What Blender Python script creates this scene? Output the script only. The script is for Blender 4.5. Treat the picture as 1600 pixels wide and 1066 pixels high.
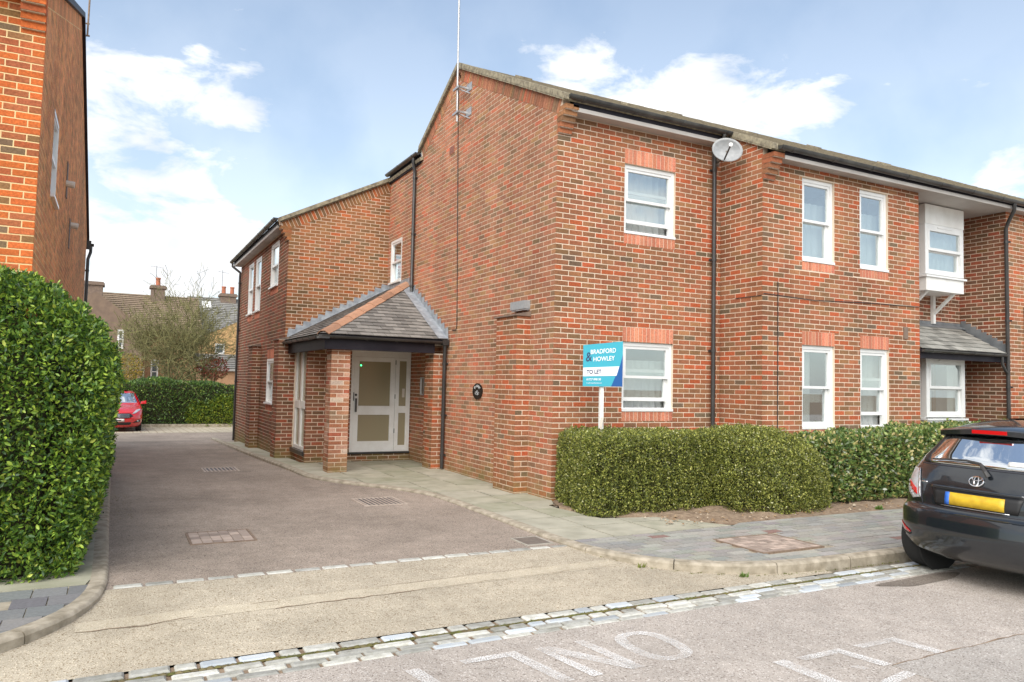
import bpy, math, random
import numpy as np
from mathutils import Vector, Matrix
RAD = math.radians
random.seed(7); rng = np.random.default_rng(7)
for o in list(bpy.data.objects): bpy.data.objects.remove(o)
scene = bpy.context.scene
col = scene.collection
# ------------------------------------------------------------------ camera
CAM = np.array((-5.4656, -9.1424, 1.605)); F_PX = 1178.0
_y, _p, _r = RAD(27.7037), RAD(3.2572), RAD(1.2732)
FW = np.array((math.sin(_y)*math.cos(_p), math.cos(_y)*math.cos(_p), math.sin(_p)))
_rt = np.array((math.cos(_y), -math.sin(_y), 0.0)); _up = np.cross(_rt, FW)
RT = _rt*math.cos(_r)+_up*math.sin(_r); UP = _up*math.cos(_r)-_rt*math.sin(_r)
cd = bpy.data.cameras.new('camera'); cam = bpy.data.objects.new('camera', cd); col.objects.link(cam)
cd.sensor_fit = 'HORIZONTAL'; cd.sensor_width = 36.0; cd.lens = F_PX/1600*36
cd.clip_start = 0.05; cd.clip_end = 3000
M = Matrix(((RT[0], UP[0], -FW[0], CAM[0]), (RT[1], UP[1], -FW[1], CAM[1]), (RT[2], UP[2], -FW[2], CAM[2]), (0, 0, 0, 1)))
cam.matrix_world = M
scene.camera = cam
def ray(px, py): return FW+RT*((px-800)/F_PX)+UP*((533-py)/F_PX)
def at(px, py, axis, val):            # photo pixel (1600 wide) -> the point where its ray meets the plane axis=val
    d = ray(px, py); return CAM+d*((val-CAM[axis])/d[axis])
# ------------------------------------------------------------------ world, sun, exposure
SUN_AZ, SUN_EL = 222.0, 44.0          # compass-style: 0 = +Y, clockwise
w = bpy.data.worlds.new('World'); scene.world = w; w.use_nodes = True
nt = w.node_tree; N = nt.nodes; L = nt.links
for n in list(N): N.remove(n)
def nd(tree, typ, **kw):
    n = tree.nodes.new(typ)
    for k, v in kw.items():
        if k[0] == 'i' and k[1:].isdigit(): n.inputs[int(k[1:])].default_value = v
        elif k == 'ins':
            for kk, vv in v.items(): n.inputs[kk].default_value = vv
        else: setattr(n, k, v)
    return n
sky = nd(nt, 'ShaderNodeTexSky'); sky.sky_type = 'NISHITA'; sky.sun_disc = False
sky.sun_elevation = RAD(SUN_EL); sky.sun_rotation = RAD(SUN_AZ); sky.air_density = 1.0; sky.dust_density = 0.8; sky.ozone_density = 1.0
bg_sky = nd(nt, 'ShaderNodeBackground'); bg_sky.inputs[1].default_value = 0.105; tint = nd(nt, 'ShaderNodeVectorMath', operation='MULTIPLY'); tint.inputs[1].default_value = (.90, 1.0, 1.0); L.new(sky.outputs[0], tint.inputs[0]); L.new(tint.outputs[0], bg_sky.inputs[0])
bg_cl = nd(nt, 'ShaderNodeBackground'); bg_cl.inputs[1].default_value = 0.66
tc = nd(nt, 'ShaderNodeTexCoord')
noi = nd(nt, 'ShaderNodeTexNoise', ins={'Scale': 9.0, 'Detail': 9.0, 'Roughness': 0.6, 'Distortion': 0.25})
mp = nd(nt, 'ShaderNodeMapping'); mp.inputs['Scale'].default_value = (1, 1, 2.2); mp.inputs['Location'].default_value = (3.1, 1.7, 0.4)
L.new(tc.outputs['Generated'], mp.inputs[0]); L.new(mp.outputs[0], noi.inputs['Vector'])
def blob(px, py, sh, sv, amp, d=None):        # a cloud bank centred on a direction of the sky
    d = ray(px, py) if d is None else np.array(d); d = d/np.linalg.norm(d)
    sub = nd(nt, 'ShaderNodeVectorMath', operation='SUBTRACT'); sub.inputs[1].default_value = tuple(d); L.new(tc.outputs['Generated'], sub.inputs[0])
    mul = nd(nt, 'ShaderNodeVectorMath', operation='MULTIPLY'); mul.inputs[1].default_value = (1/sh, 1/sh, 1/sv); L.new(sub.outputs[0], mul.inputs[0])
    ln = nd(nt, 'ShaderNodeVectorMath', operation='LENGTH'); L.new(mul.outputs[0], ln.inputs[0])
    mr = nd(nt, 'ShaderNodeMapRange', interpolation_type='SMOOTHSTEP'); mr.inputs[1].default_value = 1.25; mr.inputs[2].default_value = 0.25
    mr.inputs[3].default_value = 0.0; mr.inputs[4].default_value = amp; L.new(ln.outputs['Value'], mr.inputs[0])
    return mr.outputs[0]
acc = None
for b in [(230, 125, .15, .075, .30), (340, 165, .10, .05, .26), (225, 255, .17, .06, .30), (140, 250, .12, .08, .28), (260, 400, .34, .10, .36), (420, 350, .10, .04, .22),
          (1080, 150, .15, .07, .32), (1190, 175, .14, .06, .34), (930, 125, .10, .055, .30), (1010, 155, .13, .06, .34), (1590, 265, .07, .05, .34),
          (40, 330, .2, .2, .3), (2100, 330, .3, .16, .34), (-500, 260, .4, .2, .34), (0, 0, .6, .35, .34, (-.6, -.7, .45)), (0, 0, .6, .3, .34, (.35, -.9, .4)), (0, 0, .5, .3, .30, (.9, -.3, .4)), (0, 0, .5, .3, .34, (-.95, .1, .4)), (0, 0, .6, .4, .60, (-.65, .5, .58)), (0, 0, .5, .35, .26, (0, -.55, .8)), (0, 0, .4, .3, .26, (.3, .3, .9)), (1560, 120, .05, .02, .16)]:  # banks given by vector: unseen clouds added to soften light and pale car glass
    s = blob(*b)
    if acc is None: acc = s
    else:
        a = nd(nt, 'ShaderNodeMath', operation='MAXIMUM'); L.new(acc, a.inputs[0]); L.new(s, a.inputs[1]); acc = a.outputs[0]
sm = nd(nt, 'ShaderNodeMath', operation='ADD'); L.new(noi.outputs[0], sm.inputs[0]); L.new(acc, sm.inputs[1])
cm = nd(nt, 'ShaderNodeMapRange', interpolation_type='SMOOTHSTEP'); cm.inputs[1].default_value = .575; cm.inputs[2].default_value = .89; L.new(sm.outputs[0], cm.inputs[0])
# thin high veil towards the horizon, all round
sx = nd(nt, 'ShaderNodeSeparateXYZ'); L.new(tc.outputs['Generated'], sx.inputs[0])
ve = nd(nt, 'ShaderNodeMapRange'); ve.inputs[1].default_value = 0.0; ve.inputs[2].default_value = .55; ve.inputs[3].default_value = .62; ve.inputs[4].default_value = .14; L.new(sx.outputs[2], ve.inputs[0])
mx = nd(nt, 'ShaderNodeMath', operation='MAXIMUM'); L.new(cm.outputs[0], mx.inputs[0]); L.new(ve.outputs[0], mx.inputs[1])
noi2 = nd(nt, 'ShaderNodeTexNoise', ins={'Scale': 6.0, 'Detail': 5.0}); L.new(tc.outputs['Generated'], noi2.inputs['Vector'])
cr = nd(nt, 'ShaderNodeMix', data_type='RGBA'); cr.inputs[6].default_value = (.74, .77, .82, 1); cr.inputs[7].default_value = (1, 1, 1, 1)
cf = nd(nt, 'ShaderNodeMapRange'); cf.inputs[1].default_value = .35; cf.inputs[2].default_value = .55; L.new(noi2.outputs[0], cf.inputs[0])
L.new(cf.outputs[0], cr.inputs[0]); L.new(cr.outputs[2], bg_cl.inputs[0])
ms = nd(nt, 'ShaderNodeMixShader'); L.new(mx.outputs[0], ms.inputs[0]); L.new(bg_sky.outputs[0], ms.inputs[1]); L.new(bg_cl.outputs[0], ms.inputs[2])
wo = nd(nt, 'ShaderNodeOutputWorld'); L.new(ms.outputs[0], wo.inputs[0])
sd = bpy.data.lights.new('sun', 'SUN'); sd.energy = 2.5; sd.angle = RAD(70); sd.color = (1.0, .94, .85)
sun = bpy.data.objects.new('sun', sd); col.objects.link(sun)
_a, _e = RAD(SUN_AZ), RAD(SUN_EL)
sdir = Vector((math.sin(_a)*math.cos(_e), math.cos(_a)*math.cos(_e), math.sin(_e)))
sun.rotation_euler = sdir.to_track_quat('Z', 'Y').to_euler(); sun.location = (-10, -20, 25)
vs = scene.view_settings; vs.view_transform = 'Standard'; vs.look = 'None'; vs.gamma = 1.0; vs.exposure = 0.97; vs.use_curve_mapping = False
scene.cycles.max_bounces = 8; scene.cycles.transparent_max_bounces = 12

# ------------------------------------------------------------------ materials
MATS = {}
def new_mat(name):
    m = bpy.data.materials.new(name); m.use_nodes = True
    t = m.node_tree; b = t.nodes['Principled BSDF']; MATS[name] = m
    return m, t, b
def pos_noise(t, scale, detail=4, rough=.55, stretch=None):
    g = nd(t, 'ShaderNodeNewGeometry'); n = nd(t, 'ShaderNodeTexNoise', ins={'Scale': scale, 'Detail': detail, 'Roughness': rough})
    if stretch:
        m = nd(t, 'ShaderNodeMapping'); m.inputs['Scale'].default_value = stretch; t.links.new(g.outputs['Position'], m.inputs[0]); t.links.new(m.outputs[0], n.inputs['Vector'])
    else: t.links.new(g.outputs['Position'], n.inputs['Vector'])
    return n.outputs[0]
def ramp(t, fac, a, b, lo, hi):
    mr = nd(t, 'ShaderNodeMapRange'); mr.inputs[1].default_value = lo; mr.inputs[2].default_value = hi; t.links.new(fac, mr.inputs[0])
    mx = nd(t, 'ShaderNodeMix', data_type='RGBA'); t.links.new(mr.outputs[0], mx.inputs[0])
    for i, v in ((6, a), (7, b)):
        if isinstance(v, (tuple, list)): mx.inputs[i].default_value = (*v[:3], 1)
        else: t.links.new(v, mx.inputs[i])
    return mx.outputs[2]
def bump(t, b, h, strength=.3, dist=.01):
    bn = nd(t, 'ShaderNodeBump'); bn.inputs['Strength'].default_value = strength; bn.inputs['Distance'].default_value = dist
    t.links.new(h, bn.inputs['Height']); t.links.new(bn.outputs[0], b.inputs['Normal'])
def simple(name, c, rough=.6, c2=None, scale=8, spec=.5, metal=0, coat=0, bmp=0, bscale=60, lo=.35, hi=.65):
    m, t, b = new_mat(name); b.inputs['Roughness'].default_value = rough; b.inputs['Metallic'].default_value = metal
    b.inputs['Specular IOR Level'].default_value = spec; b.inputs['Coat Weight'].default_value = coat; b.inputs['Coat Roughness'].default_value = .04
    if c2: t.links.new(ramp(t, pos_noise(t, scale, 6), c, c2, lo, hi), b.inputs['Base Color'])
    else: b.inputs['Base Color'].default_value = (*c, 1)
    if bmp: bump(t, b, pos_noise(t, bscale, 4), bmp)
    return m
def brick_mat(name, objcol, moss=True):
    m, t, b = new_mat(name); lk = t.links
    if objcol: c = nd(t, 'ShaderNodeObjectInfo').outputs['Color']
    else: c = nd(t, 'ShaderNodeAttribute', attribute_name='bcol').outputs['Color']
    n1 = pos_noise(t, 42, 6, .7); n2 = pos_noise(t, 1.3, 5, .6)
    v = nd(t, 'ShaderNodeMapRange'); v.inputs[1].default_value = .3; v.inputs[2].default_value = .7; v.inputs[3].default_value = .66; v.inputs[4].default_value = 1.30; lk.new(n1, v.inputs[0])
    v2 = nd(t, 'ShaderNodeMapRange'); v2.inputs[1].default_value = .34; v2.inputs[2].default_value = .66; v2.inputs[3].default_value = .80; v2.inputs[4].default_value = 1.16; lk.new(pos_noise(t, .45, 4, .6), v2.inputs[0])
    v3 = nd(t, 'ShaderNodeMapRange'); v3.inputs[1].default_value = .35; v3.inputs[2].default_value = .7; v3.inputs[3].default_value = 1.06; v3.inputs[4].default_value = .80; lk.new(pos_noise(t, 1.0, 5, .6, (2.6, 2.6, .22)), v3.inputs[0])
    k1 = nd(t, 'ShaderNodeMath', operation='MULTIPLY'); lk.new(v.outputs[0], k1.inputs[0]); lk.new(v2.outputs[0], k1.inputs[1]); k2 = nd(t, 'ShaderNodeMath', operation='MULTIPLY'); lk.new(k1.outputs[0], k2.inputs[0]); lk.new(v3.outputs[0], k2.inputs[1])
    h = nd(t, 'ShaderNodeHueSaturation'); lk.new(c, h.inputs['Color']); lk.new(k2.outputs[0], h.inputs['Value'])
    c2 = ramp(t, n2, h.outputs[0], (.30, .19, .115), .60, .98)
    # pale salts and old paint marks
    c3 = ramp(t, pos_noise(t, 3.1, 8, .75), c2, (.62, .48, .38), .68, .95)
    if moss:                                        # algae where splashing keeps the lowest courses damp
        g = nd(t, 'ShaderNodeNewGeometry'); s = nd(t, 'ShaderNodeSeparateXYZ'); lk.new(g.outputs['Position'], s.inputs[0])
        zz = nd(t, 'ShaderNodeMapRange'); zz.inputs[1].default_value = .75; zz.inputs[2].default_value = -.1; zz.inputs[3].default_value = 0; zz.inputs[4].default_value = .9; lk.new(s.outputs[2], zz.inputs[0])
        k = nd(t, 'ShaderNodeMath', operation='MULTIPLY'); lk.new(zz.outputs[0], k.inputs[0]); lk.new(pos_noise(t, 2.2, 6, .7), k.inputs[1])
        c3 = ramp(t, k.outputs[0], c3, (.20, .17, .06), .22, .62)
    lk.new(c3, b.inputs['Base Color']); b.inputs['Roughness'].default_value = .88; b.inputs['Specular IOR Level'].default_value = .25
    bump(t, b, n1, .35, .004)
    return m
brick_mat('brick', False); brick_mat('brick_single', True); 
def paver_mat(name, objcol):
    m, t, b = new_mat(name); lk = t.links
    c = nd(t, 'ShaderNodeObjectInfo').outputs['Color'] if objcol else nd(t, 'ShaderNodeAttribute', attribute_name='bcol').outputs['Color']
    v = nd(t, 'ShaderNodeMapRange'); v.inputs[1].default_value = .3; v.inputs[2].default_value = .7; v.inputs[3].default_value = .78; v.inputs[4].default_value = 1.2; lk.new(pos_noise(t, 30, 6, .75), v.inputs[0])
    h = nd(t, 'ShaderNodeHueSaturation'); lk.new(c, h.inputs['Color']); lk.new(v.outputs[0], h.inputs['Value'])
    c2 = ramp(t, pos_noise(t, 1.4, 6, .7), h.outputs[0], (.34, .315, .265), .55, .95); c3 = ramp(t, pos_noise(t, 2.7, 7, .75), c2, (.18, .175, .155), .60, .9)
    lk.new(c3, b.inputs['Base Color']); b.inputs['Roughness'].default_value = .88; b.inputs['Specular IOR Level'].default_value = .3; bump(t, b, pos_noise(t, 140, 4), .4, .004)
paver_mat('paver', False); paver_mat('paver_single', True)
def mortar_mat(name, a, b2):
    m, t, b = new_mat(name); c = ramp(t, pos_noise(t, 1.1, 6, .7), a, b2, .35, .75)
    g = nd(t, 'ShaderNodeNewGeometry'); s = nd(t, 'ShaderNodeSeparateXYZ'); t.links.new(g.outputs['Position'], s.inputs[0])
    zz = nd(t, 'ShaderNodeMapRange'); zz.inputs[1].default_value = .6; zz.inputs[2].default_value = -.1; zz.inputs[3].default_value = 0; zz.inputs[4].default_value = .9; t.links.new(s.outputs[2], zz.inputs[0])
    k = nd(t, 'ShaderNodeMath', operation='MULTIPLY'); t.links.new(zz.outputs[0], k.inputs[0]); t.links.new(pos_noise(t, 2.2, 6, .7), k.inputs[1])
    t.links.new(ramp(t, k.outputs[0], c, (.24, .20, .07), .22, .6), b.inputs['Base Color']); b.inputs['Roughness'].default_value = .95; b.inputs['Specular IOR Level'].default_value = .1
mortar_mat('mortar', (.76, .63, .50), (.62, .50, .38)); mortar_mat('mortar_yellow', (.82, .62, .34), (.70, .50, .26))
simple('white_upvc', (.80, .80, .79), .35, (.74, .74, .73), 3, coat=.2)
simple('white_paint', (.84, .84, .82), .45, (.76, .75, .72), 5)
simple('cream_paint', (.62, .57, .50), .55, (.56, .51, .44), 3)
simple('soffit', (.52, .49, .46), .6, (.43, .40, .375), 2)
simple('black_plastic', (.028, .027, .027), .32, (.05, .047, .045), 3)
simple('gutter_grey', (.030, .030, .032), .28, (.075, .075, .07), 4)
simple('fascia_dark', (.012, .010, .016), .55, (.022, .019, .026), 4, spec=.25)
simple('lead', (.40, .43, .46), .5, (.24, .26, .29), 9, metal=.25, bmp=.3, bscale=20)
simple('lead_dark', (.13, .14, .15), .6, (.20, .21, .22), 6, bmp=.2, bscale=20)
simple('galvanised', (.5, .5, .5), .4, (.36, .36, .37), 30, metal=.7)
simple('steel', (.58, .58, .58), .3, (.45, .45, .46), 20, metal=.9)
simple('dish_grey', (.33, .34, .35), .5, (.26, .27, .28), 20)
simple('rust_iron', (.20, .14, .10), .75, (.30, .22, .16), 25, metal=.3, bmp=.4, bscale=90)
simple('dark_iron', (.16, .135, .115), .7, (.22, .185, .155), 25, metal=.3, bmp=.4)
simple('concrete', (.42, .385, .33), .9, (.30, .275, .23), 6, bmp=.35, bscale=120)
simple('kerb_stone', (.43, .375, .295), .9, (.24, .205, .15), 9, bmp=.5, bscale=140)
simple('slab_a', (.31, .295, .23), .9, (.42, .395, .315), 3.0, bmp=.25, bscale=90)
simple('slab_b', (.41, .385, .30), .9, (.29, .28, .21), 3.0, bmp=.25, bscale=90)
simple('slab_c', (.36, .345, .265), .9, (.26, .26, .18), 3.0, bmp=.25, bscale=90)
simple('tile_roof', (.20, .165, .125), .9, (.33, .29, .20), 14, bmp=.5, bscale=50)
simple('verge', (.36, .32, .22), .95, (.16, .135, .10), 14, bmp=.6, bscale=60)
simple('soil', (.17, .115, .075), .95, (.30, .22, .15), 16, bmp=.9, bscale=45)
simple('soil_dark', (.075, .06, .035), .95, (.12, .105, .05), 20)
simple('curtain', (.86, .86, .84), .9)
simple('room', (.32, .30, .27), .9)
simple('bark', (.10, .095, .038), .9, (.20, .19, .07), 6, bmp=.5, bscale=40)
simple('hedge_core', (.022, .026, .012), 1.0, (.05, .042, .02), 12)
simple('tyre', (.018, .018, .018), .85); simple('rim', (.45, .45, .46), .35, metal=.8)
simple('car_black', (.010, .013, .017), .22, coat=1.0); simple('car_dark_trim', (.015, .015, .016), .5)
simple('car_red', (.56, .015, .02), .25, coat=1.0)
simple('chrome', (.75, .75, .77), .12, metal=1.0); simple('lamp_red', (.55, .01, .012), .15, coat=1.0); simple('lamp_clear', (.55, .55, .57), .15, (.38, .38, .40), 40, coat=1.0); simple('plate_smudge', (.50, .31, .02), .5)
simple('plate_yellow', (.66, .44, .025), .45, (.50, .31, .02), 18); simple('plate_blue', (.03, .14, .55), .4); simple('plate_white', (.75, .75, .72), .4); simple('ink_dark', (.03, .03, .04), .5)
simple('sign_cyan', (.045, .37, .48), .4); simple('sign_white', (.82, .84, .85), .4); simple('sign_navy', (.012, .09, .30), .4); simple('sign_ink', (.03, .04, .12), .4)
simple('plaque_black', (.012, .013, .013), .25, coat=.4)
simple('far_brick', (.40, .24, .13), .95, (.30, .17, .095), 5); simple('far_brick_ochre', (.52, .33, .15), .95, (.40, .24, .11), 5)
simple('far_brown', (.22, .155, .11), .95, (.17, .12, .09), 3); simple('far_chimney', (.22, .16, .12), .95, (.15, .11, .09), 8)
simple('terracotta', (.45, .16, .085), .85, (.34, .12, .07), 10)
def slate_mat(name, a, b2):
    m, t, b = new_mat(name); c = nd(t, 'ShaderNodeObjectInfo'); v = nd(t, 'ShaderNodeMapRange'); v.inputs[3].default_value = .65; v.inputs[4].default_value = 1.35; t.links.new(c.outputs['Random'], v.inputs[0])
    h = nd(t, 'ShaderNodeHueSaturation'); t.links.new(v.outputs[0], h.inputs['Value']); t.links.new(ramp(t, pos_noise(t, 14, 6, .7), a, b2, .3, .75), h.inputs['Color'])
    t.links.new(h.outputs[0], b.inputs['Base Color']); b.inputs['Roughness'].default_value = .75; bump(t, b, pos_noise(t, 60, 4), .3, .006)
slate_mat('slate', (.145, .135, .125), (.24, .225, .205)); slate_mat('slate_light', (.24, .235, .215), (.30, .29, .26)); slate_mat('hip_clay', (.40, .215, .13), (.26, .15, .10))
slate_mat('sett', (.50, .495, .46), (.25, .24, .195)); slate_mat('sett_blue', (.36, .40, .44), (.45, .46, .45))
slate_mat('cover_brick', (.42, .335, .28), (.31, .24, .20)); simple('grate_iron', (.50, .42, .35), .7, (.36, .29, .24), 25)
def asphalt(name, a, b2, sp_lo, sp_hi, big=(.8, 1.12)):
    m, t, b = new_mat(name); lk = t.links
    c = ramp(t, pos_noise(t, 170, 3, .6), a, b2, .38, .64)
    vo = nd(t, 'ShaderNodeTexVoronoi', ins={'Scale': 120.0}); g = nd(t, 'ShaderNodeNewGeometry'); lk.new(g.outputs['Position'], vo.inputs['Vector'])
    se = nd(t, 'ShaderNodeSeparateColor'); lk.new(vo.outputs['Color'], se.inputs[0])
    c = ramp(t, se.outputs[0], c, sp_lo, .86, .92); c = ramp(t, se.outputs[1], c, sp_hi, .88, .94)
    v = nd(t, 'ShaderNodeMapRange'); v.inputs[1].default_value = .3; v.inputs[2].default_value = .72; v.inputs[3].default_value = big[0]; v.inputs[4].default_value = big[1]; lk.new(pos_noise(t, .55, 7, .65), v.inputs[0])
    h = nd(t, 'ShaderNodeHueSaturation'); lk.new(c, h.inputs['Color']); lk.new(v.outputs[0], h.inputs['Value'])
    v2 = nd(t, 'ShaderNodeMapRange'); v2.inputs[1].default_value = .3; v2.inputs[2].default_value = .7; v2.inputs[3].default_value = .86; v2.inputs[4].default_value = 1.1; lk.new(pos_noise(t, 5, 5, .7), v2.inputs[0])
    h2 = nd(t, 'ShaderNodeHueSaturation'); lk.new(h.outputs[0], h2.inputs['Color']); lk.new(v2.outputs[0], h2.inputs['Value'])
    st = ramp(t, pos_noise(t, 1.7, 9, .75), h2.outputs[0], sp_lo, .60, 1.05); st = ramp(t, pos_noise(t, 1.0, 5, .6, (2.2, .18, 1)), st, sp_lo, .52, 1.5)
    lk.new(st, b.inputs['Base Color']); b.inputs['Roughness'].default_value = .92; b.inputs['Specular IOR Level'].default_value = .25
    bump(t, b, vo.outputs['Distance'], .5, .006)
    return h2, b, t
asphalt('road', (.37, .325, .285), (.47, .42, .375), (.22, .185, .16), (.60, .555, .51), (.86, 1.1))
asphalt('road_patch', (.33, .30, .27), (.42, .385, .35), (.2, .175, .155), (.54, .505, .47), (.86, 1.1))
asphalt('crossover', (.39, .335, .255), (.50, .44, .345), (.24, .185, .12), (.60, .53, .41), (.80, 1.14))
asphalt('crossover_band', (.46, .40, .30), (.54, .475, .37), (.36, .29, .2), (.62, .55, .43), (.85, 1.1))
asphalt('driveway', (.275, .222, .18), (.375, .312, .26), (.14, .11, .09), (.44, .375, .32), (.70, 1.22))
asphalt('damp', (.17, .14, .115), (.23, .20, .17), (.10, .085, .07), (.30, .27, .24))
asphalt('bay_paving', (.40, .35, .26), (.50, .44, .34), (.28, .23, .16), (.56, .5, .4))
def worn_paint():
    m, t, b = new_mat('worn_paint'); b.inputs['Roughness'].default_value = .8; b.inputs['Base Color'].default_value = (.88, .875, .86, 1)
    tr = nd(t, 'ShaderNodeBsdfTransparent'); mx = nd(t, 'ShaderNodeMixShader'); out = t.nodes['Material Output']
    a = nd(t, 'ShaderNodeMapRange'); a.inputs[1].default_value = .42; a.inputs[2].default_value = .60; t.links.new(pos_noise(t, 110, 3, .7), a.inputs[0])
    a2 = nd(t, 'ShaderNodeMapRange'); a2.inputs[1].default_value = .35; a2.inputs[2].default_value = .62; a2.inputs[3].default_value = .30; a2.inputs[4].default_value = 1.0; t.links.new(pos_noise(t, 4, 4), a2.inputs[0])
    k = nd(t, 'ShaderNodeMath', operation='MULTIPLY'); t.links.new(a.outputs[0], k.inputs[0]); t.links.new(a2.outputs[0], k.inputs[1])
    t.links.new(k.outputs[0], mx.inputs[0]); t.links.new(tr.outputs[0], mx.inputs[1]); t.links.new(b.outputs[0], mx.inputs[2]); t.links.new(mx.outputs[0], out.inputs[0])
worn_paint()
def glass(name, tint, base, rough=0.0):
    m, t, b = new_mat(name); out = t.nodes['Material Output']
    tr = nd(t, 'ShaderNodeBsdfTransparent'); tr.inputs[0].default_value = (*tint, 1)
    gl = nd(t, 'ShaderNodeBsdfGlossy'); gl.inputs['Roughness'].default_value = rough; gl.inputs[0].default_value = (.95, .98, 1, 1)
    lw = nd(t, 'ShaderNodeLayerWeight'); lw.inputs[0].default_value = .5; pw = nd(t, 'ShaderNodeMath', operation='POWER'); pw.inputs[1].default_value = 4.0; t.links.new(lw.outputs['Facing'], pw.inputs[0])
    mr = nd(t, 'ShaderNodeMapRange'); mr.inputs[3].default_value = base; mr.inputs[4].default_value = 1.0; t.links.new(pw.outputs[0], mr.inputs[0])
    mx = nd(t, 'ShaderNodeMixShader'); t.links.new(mr.outputs[0], mx.inputs[0]); t.links.new(tr.outputs[0], mx.inputs[1]); t.links.new(gl.outputs[0], mx.inputs[2]); t.links.new(mx.outputs[0], out.inputs[0])
glass('glass', (.93, .97, .96), .30); glass('car_glass', (.35, .39, .40), .82)
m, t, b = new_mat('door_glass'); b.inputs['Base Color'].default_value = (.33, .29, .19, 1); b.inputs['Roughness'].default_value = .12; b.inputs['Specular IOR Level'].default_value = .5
def leaf_mat(name, rough=.35, trans=.3):
    m, t, b = new_mat(name); out = t.nodes['Material Output']; a = nd(t, 'ShaderNodeAttribute', attribute_name='bcol')
    t.links.new(a.outputs['Color'], b.inputs['Base Color']); b.inputs['Roughness'].default_value = rough; b.inputs['Specular IOR Level'].default_value = .45
    tl = nd(t, 'ShaderNodeBsdfTranslucent'); t.links.new(a.outputs['Color'], tl.inputs[0])
    mx = nd(t, 'ShaderNodeMixShader'); mx.inputs[0].default_value = trans; t.links.new(b.outputs[0], mx.inputs[1]); t.links.new(tl.outputs[0], mx.inputs[2]); t.links.new(mx.outputs[0], out.inputs[0])
leaf_mat('leaf_gloss', .32, .28); leaf_mat('leaf_soft', .5, .3)
m, t, b = new_mat('green_lamp'); b.inputs['Emission Color'].default_value = (.05, 1, .25, 1); b.inputs['Emission Strength'].default_value = 3; b.inputs['Base Color'].default_value = (.05, .8, .2, 1)

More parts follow.
